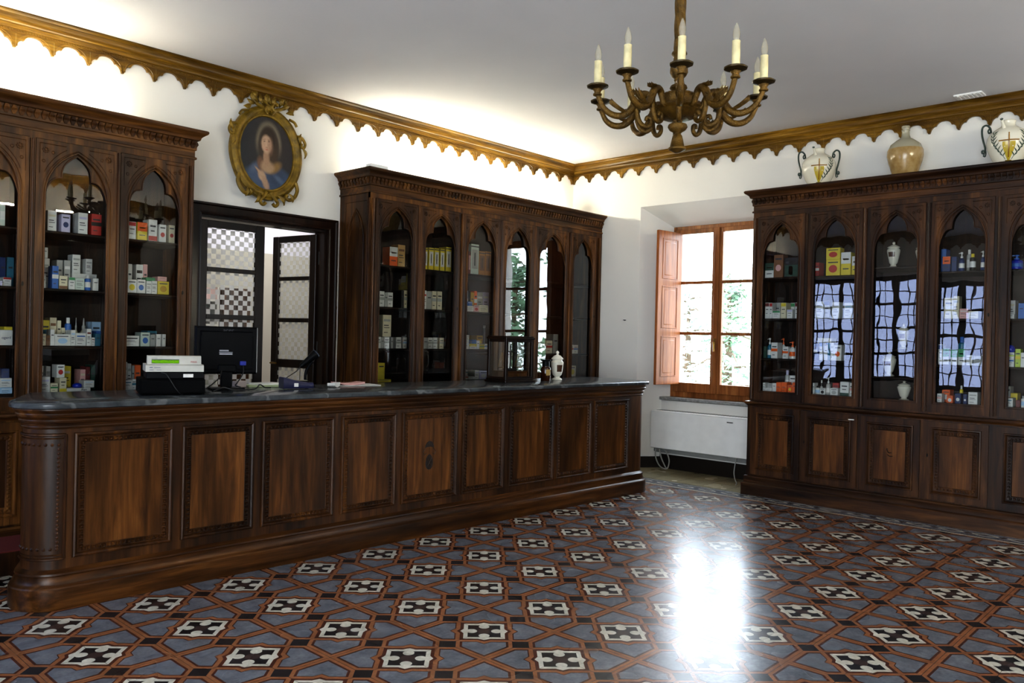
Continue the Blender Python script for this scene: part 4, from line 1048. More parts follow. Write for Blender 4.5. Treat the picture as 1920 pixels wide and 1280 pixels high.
('A2',3,4,'C',1.465,1.527,1.0515,0.097,0.080,0.110,'w','lv','l'), ('A2',3,4,'C',1.530,1.660,1.0515,0.088,0.080,0.110,'lv','w','d'), ('A2',3,4,'C',1.287,1.364,1.0993,0.052,0.084,0.100,'w','tl','m'),
('A2',5,3,'C',2.608,2.717,1.3265,0.150,0.080,0.110,'c','r','m'), ('A2',5,3,'C',2.732,2.822,1.3265,0.227,0.080,0.110,'g','lv','n'), ('A2',6,3,'C',3.020,3.109,1.3265,0.107,0.080,0.110,'w','r','m'),
('A2',6,3,'C',3.115,3.199,1.3265,0.104,0.080,0.110,'w','b','m'), ('A2',6,4,'C',3.030,3.169,1.0515,0.130,0.080,0.110,'c','y','d'), ('B',1,1,'C',0.092,0.181,2.1565,0.146,0.080,0.110,'w','dg','h'),
('B',1,1,'C',0.183,0.278,2.1565,0.224,0.080,0.110,'br','p','d'), ('B',1,1,'C',0.289,0.451,2.1565,0.191,0.080,0.110,'k','dg','D'), ('B',1,2,'C',0.102,0.146,1.7515,0.157,0.080,0.085,'w','mr','t'),
('B',1,2,'C',0.148,0.178,1.7515,0.156,0.080,0.085,'w','r','t'), ('B',1,2,'C',0.180,0.260,1.7515,0.076,0.080,0.110,'w','gn','t'), ('B',1,2,'C',0.135,0.205,1.7515,0.163,0.205,0.120,'g','lb','n'),
('B',1,2,'C',0.266,0.320,1.7515,0.155,0.080,0.110,'c','y','t'), ('B',1,2,'C',0.329,0.386,1.7515,0.088,0.080,0.110,'w','lv','t'), ('B',1,2,'C',0.304,0.353,1.7515,0.159,0.205,0.120,'w','gn','t'),
('B',1,2,'C',0.412,0.447,1.7515,0.154,0.080,0.085,'w','mr','t'), ('B',1,2,'C',0.450,0.476,1.7515,0.048,0.080,0.085,'w','c','n'), ('B',1,3,'C',0.096,0.127,1.3565,0.118,0.080,0.085,'dg','g','n'),
('B',1,3,'P',0.130,0.175,1.3565,0.202,0.080,0.045,'tl','w','n'), ('B',1,3,'C',0.177,0.242,1.3565,0.157,0.080,0.110,'w','o','m'), ('B',1,3,'P',0.218,0.259,1.3565,0.202,0.205,0.042,'w','o','n'),
('B',1,3,'C',0.297,0.352,1.3565,0.120,0.080,0.110,'w','o','m'), ('B',1,3,'P',0.355,0.414,1.3565,0.170,0.080,0.059,'w','o','n'), ('B',1,3,'J',0.415,0.462,1.3565,0.168,0.080,0.047,'w','b','n'),
('B',1,3,'C',0.463,0.479,1.3565,0.133,0.080,0.085,'w','lb','n'), ('B',1,4,'C',0.098,0.125,1.0265,0.085,0.080,0.085,'w','g','l'), ('B',1,4,'C',0.127,0.193,1.0265,0.035,0.080,0.110,'w','g','l'),
('B',1,4,'C',0.199,0.238,1.0265,0.084,0.080,0.085,'w','lb','n'), ('B',1,4,'C',0.239,0.289,1.0265,0.097,0.080,0.110,'o','o','l'), ('B',1,4,'C',0.292,0.347,1.0265,0.100,0.080,0.110,'o','o','l'),
('B',1,4,'C',0.357,0.400,1.0265,0.077,0.080,0.085,'o','y','d'), ('B',1,4,'C',0.401,0.441,1.0265,0.102,0.080,0.085,'o','r','n'), ('B',1,4,'J',0.261,0.309,1.0265,0.214,0.205,0.048,'g','lv','n'),
('B',1,4,'C',0.317,0.382,1.0265,0.164,0.205,0.120,'w','g','d'), ('B',1,4,'C',0.447,0.477,1.0265,0.124,0.080,0.085,'w','r','m'), ('B',1,4,'C',0.147,0.197,1.0623,0.046,0.084,0.100,'g','w','n'),
('B',2,1,'C',0.550,0.586,2.1565,0.143,0.205,0.120,'r','w','m'), ('B',2,1,'C',0.704,0.836,2.1565,0.152,0.080,0.110,'y','r','d'), ('B',2,1,'C',0.845,0.934,2.1565,0.213,0.080,0.110,'y','w','h'),
('B',2,1,'C',0.946,0.995,2.1565,0.172,0.080,0.085,'y','w','h'), ('B',2,1,'C',0.701,0.833,2.3092,0.109,0.084,0.100,'y','r','d'), ('B',2,2,'C',0.612,0.686,1.7515,0.162,0.080,0.110,'w','g','l'),
('B',2,2,'C',0.695,0.749,1.7515,0.168,0.080,0.110,'g','db','t'), ('B',2,2,'C',0.771,0.840,1.7515,0.154,0.080,0.110,'w','g','l'), ('B',2,2,'C',0.883,0.957,1.7515,0.146,0.080,0.110,'w','lb','l'),
('B',2,3,'C',0.606,0.642,1.3565,0.159,0.080,0.085,'db','w','m'), ('B',2,3,'C',0.592,0.724,1.3565,0.210,0.205,0.120,'c','b','l'), ('B',2,3,'C',0.661,0.689,1.3565,0.170,0.080,0.085,'w','b','t'),
('B',2,3,'C',0.706,0.739,1.3565,0.139,0.080,0.085,'w','lb','n'), ('B',2,3,'C',0.740,0.764,1.3565,0.159,0.080,0.085,'tl','b','n'), ('B',2,3,'C',0.765,0.796,1.3565,0.166,0.080,0.085,'w','g','l'),
('B',2,3,'C',0.797,0.869,1.3565,0.148,0.080,0.110,'w','o','d'), ('B',2,4,'C',0.605,0.621,1.0265,0.110,0.080,0.085,'w','g','n'), ('B',2,4,'J',0.623,0.670,1.0265,0.083,0.080,0.048,'w','k','n'),
('B',2,4,'C',0.674,0.724,1.0265,0.064,0.080,0.110,'w','k','d'), ('B',2,4,'J',0.622,0.648,1.0265,0.133,0.205,0.026,'k','w','n'), ('B',2,4,'P',0.726,0.768,1.0265,0.167,0.080,0.042,'g','w','n'),
('B',2,4,'C',0.772,0.844,1.0265,0.070,0.080,0.110,'w','g','d'), ('B',2,4,'C',0.745,0.805,1.0265,0.115,0.205,0.120,'r','w','m'), ('B',2,4,'C',0.865,0.944,1.0265,0.135,0.080,0.110,'w','dg','f'),
('B',2,4,'C',0.954,0.993,1.0265,0.129,0.080,0.085,'w','p','m'), ('B',3,1,'A',1.209,1.324,2.2165,0.240,0.218,0.115,'w','br','L'), ('B',3,1,'A',1.454,1.565,2.2165,0.213,0.215,0.110,'w','br','L'),
('B',3,2,'A',1.328,1.420,1.4805,0.229,0.206,0.092,'w','br','L'), ('B',3,3,'A',1.193,1.312,1.2315,0.224,0.220,0.119,'w','mr','L'), ('B',3,3,'A',1.478,1.585,1.2315,0.206,0.213,0.106,'w','mr','L'),
('B',3,4,'A',1.329,1.445,1.0195,0.174,0.218,0.116,'w','w','n'), ('B',4,1,'C',1.668,1.708,2.1565,0.209,0.205,0.120,'b','db','n'), ('B',4,1,'C',1.716,1.775,2.1565,0.129,0.080,0.110,'db','o','h'),
('B',4,1,'C',1.785,1.824,2.1565,0.126,0.080,0.085,'db','b','n'), ('B',4,1,'P',1.836,1.881,2.1565,0.162,0.080,0.045,'db','w','n'), ('B',4,1,'J',1.865,1.907,2.1565,0.194,0.205,0.042,'g','w','n'),
('B',4,1,'J',1.918,1.966,2.1565,0.144,0.080,0.048,'k','y','n'), ('B',4,1,'P',2.003,2.037,2.1565,0.164,0.080,0.034,'db','w','n'), ('B',4,2,'C',1.735,1.806,1.7515,0.179,0.080,0.110,'c','w','m'),
('B',4,2,'C',1.807,1.852,1.7515,0.192,0.080,0.085,'c','g','l'), ('B',4,2,'C',1.856,1.922,1.7515,0.085,0.080,0.110,'p','w','l'), ('B',4,2,'C',1.923,1.999,1.7515,0.063,0.080,0.110,'c','g','l'),
('B',4,3,'C',1.699,1.734,1.3565,0.173,0.080,0.085,'w','db','t'), ('B',4,3,'C',1.736,1.784,1.3565,0.138,0.080,0.085,'w','gn','h'), ('B',4,3,'C',1.797,1.849,1.3565,0.129,0.080,0.110,'w','gn','h'),
('B',4,3,'C',1.855,1.906,1.3565,0.138,0.080,0.110,'w','gn','h'), ('B',4,3,'J',1.815,1.873,1.3565,0.242,0.205,0.058,'tl','b','n'), ('B',4,3,'C',1.917,1.964,1.3565,0.087,0.080,0.085,'w','g','l'),
('B',4,3,'C',1.970,2.029,1.3565,0.082,0.080,0.110,'g','w','n'), ('B',4,3,'C',2.032,2.063,1.3565,0.094,0.080,0.085,'w','o','d'), ('B',4,4,'C',1.698,1.736,1.0265,0.078,0.080,0.085,'w','p','m'),
('B',4,4,'C',1.704,1.767,1.0265,0.108,0.205,0.120,'o','w','d'), ('B',4,4,'C',1.774,1.822,1.0265,0.066,0.080,0.085,'o','w','d'), ('B',4,4,'C',1.838,1.883,1.0265,0.088,0.080,0.085,'db','w','d'),
('B',4,4,'J',1.838,1.867,1.0265,0.151,0.205,0.029,'y','w','n'), ('B',4,4,'C',1.902,1.929,1.0265,0.084,0.080,0.085,'db','w','d'), ('B',4,4,'C',1.940,2.009,1.0265,0.107,0.080,0.110,'w','g','l'),
('B',4,4,'J',2.036,2.064,1.0265,0.121,0.080,0.028,'w','db','n'), ('B',5,1,'J',2.180,2.203,2.1565,0.166,0.205,0.023,'b','lb','n'), ('B',5,1,'P',2.214,2.307,2.1565,0.120,0.080,0.093,'bl','b','n'),
('B',5,2,'C',2.180,2.242,1.7515,0.157,0.205,0.120,'w','c','l'), ('B',5,2,'C',2.209,2.260,1.7515,0.038,0.080,0.110,'w','g','n'), ('B',5,2,'C',2.288,2.332,1.7515,0.126,0.080,0.085,'b','lb','n'),
('B',5,3,'C',2.209,2.268,1.3565,0.059,0.080,0.110,'w','b','t'), ('B',5,3,'C',2.276,2.313,1.3565,0.149,0.080,0.085,'yg','y','m'), ('B',5,3,'C',2.314,2.344,1.3565,0.119,0.080,0.085,'w','g','n'),
('B',5,3,'C',2.219,2.267,1.4161,0.061,0.084,0.100,'w','yg','m'), ('B',5,3,'S',2.200,2.265,1.4777,0.057,0.088,0.065,'bl','bl','n'), ('B',5,4,'C',2.193,2.267,1.0265,0.074,0.080,0.110,'w','tl','l'),
('B',5,4,'C',2.183,2.224,1.0265,0.165,0.205,0.120,'g','p','d'), ('B',5,4,'C',2.225,2.275,1.0265,0.111,0.205,0.120,'y','am','n'), ('B',5,4,'C',2.288,2.319,1.0265,0.062,0.080,0.085,'mr','p','n'),
('B',5,4,'J',2.321,2.354,1.0265,0.098,0.080,0.034,'w','g','n'),
]
place_products(ROWS)

# ------------------------------------------------------------------ things on the counter
ZT = 1.1005
# cash drawer with the fiscal register on top
RZ = rad(-19); RS = .87
cd = thing('cash_till', 'black steel cash drawer under the beige register', 'cash till', (2.205, 4.885, ZT), RZ)
b = MB(); b.rbox(-.215, .215, 0, .40, .006, .112, .005)
for sx in (-.19, .19):
    for y in (.03, .37): b.lathe([(.012, 0), (.012, .007)], 8, (sx, y, 0))
b.build('case', 'black2', cd, smooth=0)
b = MB(); b.rbox(-.205, .205, -.006, 0, .014, .104, .003); b.build('drawer', 'black2', cd, smooth=0)
cd.scale = (RS, RS, RS)
rg = thing('cash_register', 'beige receipt register with green display on the black cash drawer', 'cash register', (2.225, 4.905, ZT + .098), RZ)
rg.scale = (RS, RS, RS)
b = MB(); b.rbox(-.185, .190, 0, .30, 0, .05, .004); b.build('base', 'black', rg, smooth=0)
b = MB()
prof = [(-.004, .05), (.0, .092), (.008, .098), (.055, .100), (.30, .100), (.30, .05)]
b.prism(prof, lambda u, w: (-.190, u, w), lambda u, w: (.192, u, w)); b.build('body', 'beige', rg, smooth=0)
b = MB(); prof = [(.035, .100), (.048, .158), (.056, .162), (.11, .162), (.12, .100)]
b.prism(prof, lambda u, w: (-.178, u, w), lambda u, w: (.178, u, w)); dh = b.build('display_housing', 'beige', rg, smooth=0)
def onface(x, s):   # point on the sloped front of the display housing
    return (x, .035 + .013 * s - .0015, .100 + .058 * s)
def facepatch(x0, x1, s0, s1, m, name, par):
    b = MB(); q = [onface(x0, s0), onface(x1, s0), onface(x1, s1), onface(x0, s1)]; b.add(q, [(0, 1, 2, 3)]); return b.build(name, m, par, smooth=0)
facepatch(-.150, .030, .12, .62, paint('#23301c'), 'display_bezel', dh)
facepatch(-.148, .028, .16, .52, 'lcd', 'display', dh)
b = MB()
for x in (-.135, -.112, -.104, -.045, -.030, -.006): q0 = onface(x, .42); b.box(x, x + .010, q0[1] - .001, q0[1], q0[2], q0[2] + .003)
b.build('display_digits', paint('#2a4a12'), dh, smooth=0)
facepatch(-.15, -.112, .74, .78, DARKINK, 'print_line', dh)
text('MAX', dh, paint('#a02a30'), .020, (.128, .0365, .112), (rad(78), 0, 0))
b = MB(); b.box(-.165, -.145, -.0058, -.001, .078, .083); b.box(-.135, -.095, -.0058, -.001, .078, .081); b.box(-.165, -.14, -.0062, -.001, .062, .065); b.box(-.12, -.09, -.0062, -.001, .062, .064)
b.build('printed_sticker', paint('#555a78'), rg, smooth=0)
b = MB(); b.box(.055, .122, -.001, .002, .010, .034); b.build('rating_plate', 'chrome', rg, smooth=0)
b = MB(); b.tube(catmull([(-.09, -.010, .045), (-.06, -.03, .035), (-.03, -.042, -.01), (.0, -.045, -.06), (.03, -.05, -.100), (.05, -.05, -.106)], 6), .0035, 6)
b.build('cable', 'rubber', rg, smooth=60)

mo = thing('computer_monitor', 'back of a black flat computer monitor on a square stand', 'monitor', (2.715, 5.20, ZT), rad(-17))
b = MB(); b.rbox(-.11, .11, -.09, .09, 0, .014, .004); b.build('base', 'black', mo, smooth=0)
b = MB(); b.rbox(-.038, .038, -.02, .02, .014, .16, .006); b.rbox(-.06, .06, -.03, .0, .12, .17, .006); b.build('stand_column', 'black', mo, smooth=0)
b = MB()
W_, H0, H1 = .205, .105, .43
def lp(d, y): return [(-W_ + d, y, H0 + d), (W_ - d, y, H0 + d), (W_ - d, y, H1 - d), (-W_ + d, y, H1 - d)]
b.loft([lp(.004, .045), lp(0, .04), lp(0, .015), lp(.012, .002)]); b.loft([lp(.03, .004), lp(.04, -.012)])
b.box(-.17, .17, -.013, -.010, .14, .365); b.build('case', 'black', mo, smooth=0)
b = MB(); b.box(-W_, W_, .044, .047, H0, H1); b.build('bezel', 'black2', mo, smooth=0)
b = MB(); b.box(W_ - .004, W_ + .001, .006, .046, H0 + .01, H1 - .004); b.build('edge_trim', 'grey_pl', mo, smooth=0)
b = MB(); b.box(-.052, .036, -.0145, -.012, .252, .256); b.box(-.05, .01, -.0145, -.012, .262, .270); b.box(-.05, .035, -.0145, -.012, .238, .247); b.build('label_plate', paint('#a8a8ae'), mo, smooth=0)
text('acer', mo, paint('#3a3d44', .3), .042, (.01, .0005, .392), (PI / 2, 0, 0))
b = MB(); b.rbox(.085, .125, -.03, -.005, .165, .195, .003); b.build('video_plug', paint('#1c2a8a'), mo, smooth=0)
b = MB(); b.tube(catmull([(.105, -.025, .165), (.10, -.05, .11), (.06, -.07, .05), (.05, -.06, .03), (.08, -.085, .02)], 6), .004, 6)
b.tube(catmull([(-.03, -.014, .16), (-.05, -.05, .09), (-.10, -.06, .04), (-.14, -.07, .012)], 6), .004, 6); b.build('cable', 'rubber', mo, smooth=60)

sn = thing('scanner_cradle', 'navy blue wedge-shaped scanner cradle on the counter', 'scanner cradle', (3.16, 5.04, ZT), rad(-14))
b = MB()
pr = [(-.105, .004, .085), (-.09, .006, .084), (-.05, .006, .073), (.02, .006, .055), (.08, .006, .047), (.112, .006, .046)]
loops = []
for x, zz0, zz1 in pr:
    y0, y1 = -.055, .06; e = .012
    loops.append([(x, y0 + e * .4, zz0), (x, y1 - e * .4, zz0), (x, y1, zz0 + e), (x, y1, zz1 - e), (x, y1 - e, zz1), (x, y0 + e, zz1), (x, y0, zz1 - e), (x, y0, zz0 + e)])
b.loft(loops); b.build('body', 'navy', sn, smooth=50)
b = MB(); b.rbox(-.02, .09, -.035, .04, .047, .058, .004); b.build('keypad_tray', 'black', sn, smooth=0)
b = MB()
for i in range(4):
    for j in range(3): b.rbox(.01 + i * .018, .022 + i * .018, -.022 + j * .018, -.010 + j * .018, .058, .062, .001)
b.build('keypad', paint('#8a8672'), sn, smooth=0)
b = MB(); b.box(-.03, .0, -.0562, -.054, .018, .044); b.build('white_sticker', 'paperw', sn, smooth=0)
bs = thing('barcode_scanner', 'black handheld barcode scanner leaning on its curved upright stand', 'scanner', (3.37, 5.23, ZT), rad(-14))
bs.scale = (.92, .92, .92)
b = MB(); b.rbox(-.05, .06, -.045, .045, 0, .012, .004); b.build('stand_foot', 'black', bs, smooth=0)
b = MB(); b.tube(catmull([(.0, 0, .01), (-.012, 0, .07), (-.004, 0, .13), (.022, 0, .175), (.045, 0, .20)], 6), .0125, 10); b.build('stand_arm', 'black', bs, smooth=60)
b = MB()
ax0, ax1 = Vector((-.055, 0, .162)), Vector((.075, 0, .268)); dv = (ax1 - ax0)
pts = [ax0 + dv * t for t in (0, .08, .3, .55, .75, .92, 1.0)]
b.tube(pts, [.014, .02, .023, .026, .033, .038, .034], 14); hd = b.build('head', 'black', bs, smooth=50)
b = MB(); b.tube([ax1 - dv * .03, ax1 + dv * .015], [.039, .036], 14); b.build('window_rim', paint('#3c4450', .2), hd, smooth=50)
b = MB(); b.tube(catmull([ax0, ax0 + Vector((-.03, -.005, -.035)), (-.13, -.02, .10), (-.20, -.04, .06)], 6), .0035, 6)
b.tube([ax0 + Vector((-.002, 0, -.01)), (-.056, .005, .08), (-.056, .01, .01)], .003, 6); b.build('cable', 'rubber', bs, smooth=60)

def sheet(w, d, z, curl=0., n=6):
    b = MB(); vs = []
    for k in (0, 1):
        for i in range(n + 1):
            for j in (0, 1): vs.append((-w / 2 + w * i / n, -d / 2 + d * j, z * k + curl * ((i / n - .5) * 2) ** 2 * (1 - .2 * j) + (0 if k else 0)))
    m = 2 * (n + 1); fs = []
    for i in range(n):
        a = 2 * i; fs += [(a, a + 2, a + 3, a + 1), (m + a, m + a + 1, m + a + 3, m + a + 2), (a, m + a, m + a + 2, a + 2), (a + 1, a + 3, m + a + 3, m + a + 1)]
    fs += [(0, 1, m + 1, m), (2 * n, m + 2 * n, m + 2 * n + 1, 2 * n + 1)]
    b.add(vs, fs); return b
def papers(nm, lb, cat, mat, loc, w, d, t, rz, curl=0., grp=None):
    o = sheet(w, d, t, curl).build(nm, mat, loc=loc, rot=(0, 0, rz), smooth=0); tag(o, lb, cat, grp); return o
papers('magazine', 'pale green magazine lying flat between monitor and scanner cradle', 'magazine', paint('#a8b48a'), (3.11, 5.38, ZT + .001), .28, .18, .012, rad(-12))
papers('notepad', 'white writing pad on top of the pale green magazine', 'notepad', 'paperw', (3.12, 5.38, ZT + .0135), .20, .13, .012, rad(4))
papers('leaflet', 'pink printed leaflet on a white sheet beside the scanner', 'leaflet', paint('#d4a49c'), (3.72, 5.20, ZT + .0065), .22, .14, .012, rad(-8), .012)
papers('paper_sheet', 'white sheet of paper under the pink leaflet', 'paper', 'paperw', (3.78, 5.20, ZT + .001), .36, .20, .005, rad(-10))
papers('folded_note', 'crumpled white note standing against the scanner stand', 'paper', 'paperw', (3.50, 5.07, ZT + .001), .09, .06, .02, rad(30), .015)
o = MB(); o.loft([[(-.03, 0, 0), (.02, 0, 0), (.02, .09, 0), (-.03, .09, 0)], [(.03, .01, .11), (.055, .01, .11), (.055, .08, .11), (.03, .08, .11)]])
o = o.build('receipt_roll_slip', 'paperw', loc=(2.44, 5.24, ZT + .001), rot=(0, 0, rad(-20)), smooth=0); tag(o, 'curled white receipt slip between register and monitor', 'receipt')
b = MB(); b.rbox(-.04, .04, -.03, .03, 0, .045, .003); o = b.build('card_box', paint('#c8b8b0'), loc=(2.90, 5.36, ZT + .001), rot=(0, 0, .2), smooth=0); tag(o, 'small pale card box behind the monitor stand', 'box')
b = MB(); b.tube(catmull([(2.50, 4.96, ZT + .007), (2.58, 4.98, ZT + .03), (2.68, 5.02, ZT + .009), (2.83, 5.03, ZT + .009), (2.90, 5.08, ZT + .035), (2.97, 5.13, ZT + .010), (3.01, 5.12, ZT + .008)], 6), .0045, 6)
o = b.build('power_cord', 'rubber', smooth=60); tag(o, 'thin black cord trailing from the register towards the cradle', 'cord')

# glass case with its pharmacist balance
gc = thing('balance_case', 'small glazed wooden balance case on the counter', 'glass case', (5.375, 5.03, ZT), rad(-3))
cw, cdp, chh = .175, .125, .415
b = MB(); b.rbox(-cw - .015, cw + .015, -cdp - .015, cdp + .015, 0, .018, .004); b.rbox(-cw - .004, cw + .004, -cdp - .004, cdp + .004, .018, .035, .003)
b.build('base', 'doorwood', gc, smooth=0)
b = MB()
for sx in (-1, 1):
    for sy in (-1, 1): b.rbox(min(sx * cw, sx * (cw - .028)), max(sx * cw, sx * (cw - .028)), min(sy * cdp, sy * (cdp - .028)), max(sy * cdp, sy * (cdp - .028)), .035, chh - .03, .002)
for y0, y1 in ((-cdp, -cdp + .02), (cdp - .02, cdp)): b.box(-cw + .028, cw - .028, y0, y1, chh - .055, chh - .03); b.box(-cw + .028, cw - .028, y0, y1, .035, .05)
for x0, x1 in ((-cw, -cw + .02), (cw - .02, cw)): b.box(x0, x1, -cdp + .028, cdp - .028, chh - .055, chh - .03); b.box(x0, x1, -cdp + .028, cdp - .028, .035, .05)
b.build('frame', 'doorwood', gc, smooth=0)
b = MB(); b.rbox(-cw - .008, cw + .008, -cdp - .008, cdp + .008, chh - .03, chh - .012, .004); b.rbox(-cw, cw, -cdp, cdp, chh - .012, chh, .004); b.build('lid', 'doorwood', gc, smooth=0)
pane('glass_pane', 2 * cw - .05, chh - .1, 'glass_clear', gc, (0, -cdp + .01, .20)); pane('glass_pane', 2 * cw - .05, chh - .1, 'glass_clear', gc, (0, cdp - .01, .20))
pane('glass_pane', 2 * cdp - .05, chh - .1, 'glass_clear', gc, (-cw + .01, 0, .20), (0, 0, PI / 2)); pane('glass_pane', 2 * cdp - .05, chh - .1, 'glass_clear', gc, (cw - .01, 0, .20), (0, 0, PI / 2))
sl = thing('pharmacy_balance', 'brass and wood pharmacist balance inside the glazed case', 'balance', gc.location + Vector((0, 0, .036)), rad(-3))
b = MB(); b.rbox(-.135, .135, -.085, .085, 0, .055, .003); b.rbox(-.142, .142, -.092, .092, .055, .064, .003); b.build('drawer_base', 'veneer', sl, smooth=0)
b = MB(); b.rbox(-.11, .11, -.088, -.084, .008, .047, .002); dr = b.build('drawer', 'veneer', sl, smooth=0)
b = MB(); b.lathe([(.004, 0), (.004, .008), (.009, .012), (.007, .018), (0, .019)], 10, (0, -.088, .028), ax='y'); b.build('knob', 'brass', dr)
b = MB(); b.lathe([(.03, .064), (.028, .072), (.010, .08), (.007, .10), (.006, .27), (.010, .275), (.004, .30), (0, .305)], 12); b.build('column', 'iron', sl)
b = MB(); b.tube([(-.105, 0, .232), (-.05, 0, .238), (0, 0, .236), (.05, 0, .238), (.105, 0, .232)], [.003, .005, .006, .005, .003], 6); b.build('beam', 'iron', sl)
for sx in (-.105, .105):
    b = MB(); b.lathe([(.0, .088), (.03, .090), (.038, .097), (.037, .098), (0, .0915)], 16, (sx, 0, 0)); 
    for k in range(3):
        a = k * 2 * PI / 3; b.tube([(sx, 0, .231), (sx + .036 * math.cos(a), .036 * math.sin(a), .097)], .0008, 4)
    b.build('pan', 'brass', sl)
b = MB(); b.rbox(-.05, .06, -.03, .04, .0645, .085, .004); b.build('weight_block', 'iron', sl, smooth=0)

ab = thing('amber_bottle', 'dark amber pharmacy bottle with wide black stopper and paper label', 'bottle', (5.82, 4.985, ZT), 0)
b = MB(); b.lathe([(.045, 0), (.048, .004), (.048, .115), (.044, .128), (.034, .134), (.034, .142)], 24); b.build('body', 'amber', ab, smooth=40)
b = MB(); b.lathe([(.036, .138), (.036, .165), (.034, .185), (.048, .188), (.05, .196), (.046, .200), (0, .200)], 24); b.tube([(.044, -.0, .194), (.062, -.01, .188), (.06, -.01, .17), (.045, -.005, .165)], .004, 6); b.build('stopper', 'black', ab, smooth=40)
curved_patch(.0485, .0485, .052, .108, -2.35, -1.25).build('paper_label', paint('#a88a4a'), ab, smooth=40)
ap = thing('apothecary_jar', 'tall white lidded apothecary jar with brown label standing on the counter', 'jar', (6.03, 5.02, ZT), 0)
b = MB(); b.lathe([(.046, 0), (.05, .005), (.046, .014), (.026, .026), (.026, .036), (.044, .05), (.052, .08), (.060, .15), (.062, .172), (.054, .182), (.048, .19), (.047, .2)], 28); b.build('body', 'ceramic', ap, smooth=40)
b = MB(); b.lathe([(.057, .2), (.060, .206), (.056, .212), (.040, .228), (.034, .236), (.015, .243), (.010, .25), (.016, .262), (.014, .274), (.005, .282), (0, .284)], 28); b.build('lid', 'ceramic', ap, smooth=40)
curved_patch(.0545, .0612, .082, .148, -2.5, -1.5).build('label', 'ceramic_lbl', ap, smooth=40)

# ------------------------------------------------------------------ jars standing on top of the window cabinet
def amphora(label, X_, s, turn, sides=(1,)):
    t = thing('ceramic_amphora', label, 'amphora', (7.55 + .20, 3.775 - X_, 3.02), -PI / 2 + turn, 'amphorae on the window cabinet')
    prof = [(.080, 0), (.084, .006), (.092, .03), (.118, .08), (.143, .14), (.152, .19), (.146, .235), (.120, .275), (.078, .304), (.052, .322), (.046, .345), (.054, .362), (.050, .366), (.030, .366)]
    prof = [(r * s, z * s) for r, z in prof]
    b = MB(); b.lathe(prof, 32); b.build('body', 'ceramic', t, smooth=50)
    def R_(z):
        for (r0, z0), (r1, z1) in zip(prof[:-1], prof[1:]):
            if z0 <= z <= z1: return r0 + (r1 - r0) * (z - z0) / max(1e-6, z1 - z0)
        return prof[-1][0]
    def on(u, z, off=.002): r = R_(z) + off; a = -PI / 2 + u / .13; return (r * math.cos(a), r * math.sin(a), z)
    for sg in (-1, 1):
        b = MB(); C = [(.118, .280), (.125, .32), (.15, .345), (.176, .33), (.180, .28), (.170, .22), (.156, .165), (.160, .13), (.173, .125), (.176, .142), (.165, .148)]
        b.tube(catmull([(sg * x * s, 0, z * s) for x, z in C], 5), .0075 * s, 8)
        b.tube(catmull([(sg * x * s, 0, z * s) for x, z in [(.125, .32), (.138, .30), (.132, .28), (.122, .288)]], 5), .006 * s, 6)
        b.tube(catmull([(sg * x * s, 0, z * s) for x, z in [(.156, .165), (.150, .125), (.155, .098), (.166, .104), (.160, .116)]], 5), .005 * s, 6)
        b.build('handle', paint('#2c3a34', .25), t, smooth=60)
    b = MB(); b.tube([(-.03 * s, -.075 * s, .29 * s), (-.045 * s, -.10 * s, .335 * s), (-.05 * s, -.11 * s, .352 * s)], [.016 * s, .010 * s, .009 * s], 8); sp = b.build('spout', 'ceramic', t, smooth=50)
    b = MB(); b.lathe([(0, -.008), (.010 * s, -.004), (.012 * s, .004), (0, .010)], 10, (-.052 * s, -.113 * s, .358 * s)); b.build('spout_cap', paint('#23352c', .25), sp, smooth=50)
    b = MB(); n = 8; vs = []; fs = []
    rowz = [.035, .07, .11, .15, .175]; half = [.008, .022, .034, .040, .038]
    for z, hw in zip(rowz, half):
        for i in range(n + 1): vs.append(on((-hw + 2 * hw * i / n) * 1., z * s, .0015))
    for r in range(4):
        for i in range(n): a = r * (n + 1) + i; fs.append((a, a + 1, a + n + 2, a + n + 1))
    b.add(vs, fs); b.build('painted_shield', paint('#b8a23a', .2), t, smooth=50)
    b = MB(); b.tube([on(0, z * s, .002) for z in (.06, .10, .15, .2, .245)], .0048 * s, 6); b.tube([on(u, .185 * s, .002) for u in (-.06, -.03, 0, .03, .06)], .0048 * s, 6)
    b.build('painted_cross', paint('#8f6420', .25), t, smooth=50)
    b = MB()
    for sg in sides:
        stem = []
        for i in range(10):
            q = i / 9; u = sg * (.025 + .075 * math.sin(q * PI * .62)); z = .045 + .22 * q; stem.append(on(u, z * s, .002))
        b.tube(stem, .002 * s, 5)
        for i in range(1, 9):
            q = i / 9; u = sg * (.025 + .075 * math.sin(q * PI * .62)); z = .045 + .22 * q
            for sd in (-1, 1):
                p0 = on(u, z * s); p1 = on(u + sd * .012 + sg * .004, (z + .014) * s); p2 = on(u + sd * .022, (z + .032) * s)
                b.tube([p0, p1, p2], [.0015 * s, .0045 * s, .0008 * s], 5)
    b.build('painted_wreath', paint('#3c4a3c', .25), t, smooth=50)
    b = MB(); b.tube([on(u, .03 * s, .004) for u in (-.028, -.01, .01, .028)], .010 * s, 8); b.build('painted_ribbon', paint('#6a5a1c', .25), t, smooth=50)
amphora('white painted amphora with curled handles nearest the window on the cabinet', .56, 1.04, rad(24))
amphora('white painted amphora with curled handles on the far side of the flask', 2.16, 1.06, rad(14), (-1, 1))
def flask_mat():
    t = NT('encrusted_flask_glass'); v = t.coord('Object'); n = t.noise(v, 9, 5, .6); tc = t.n('SeparateXYZ'); t.link(v, tc.inputs[0])
    z = X(t.nt, tc.outputs[2])
    c = t.ramp(n, [(.3, '#8a6c40'), (.5, '#a58a5c'), (.7, '#b8a078')]); cl = t.mix(z.gt(.262), c, '#a5a08c')
    p = t.bsdf(cl, .18, spec=.5); return t.m
M['flask'] = flask_mat()
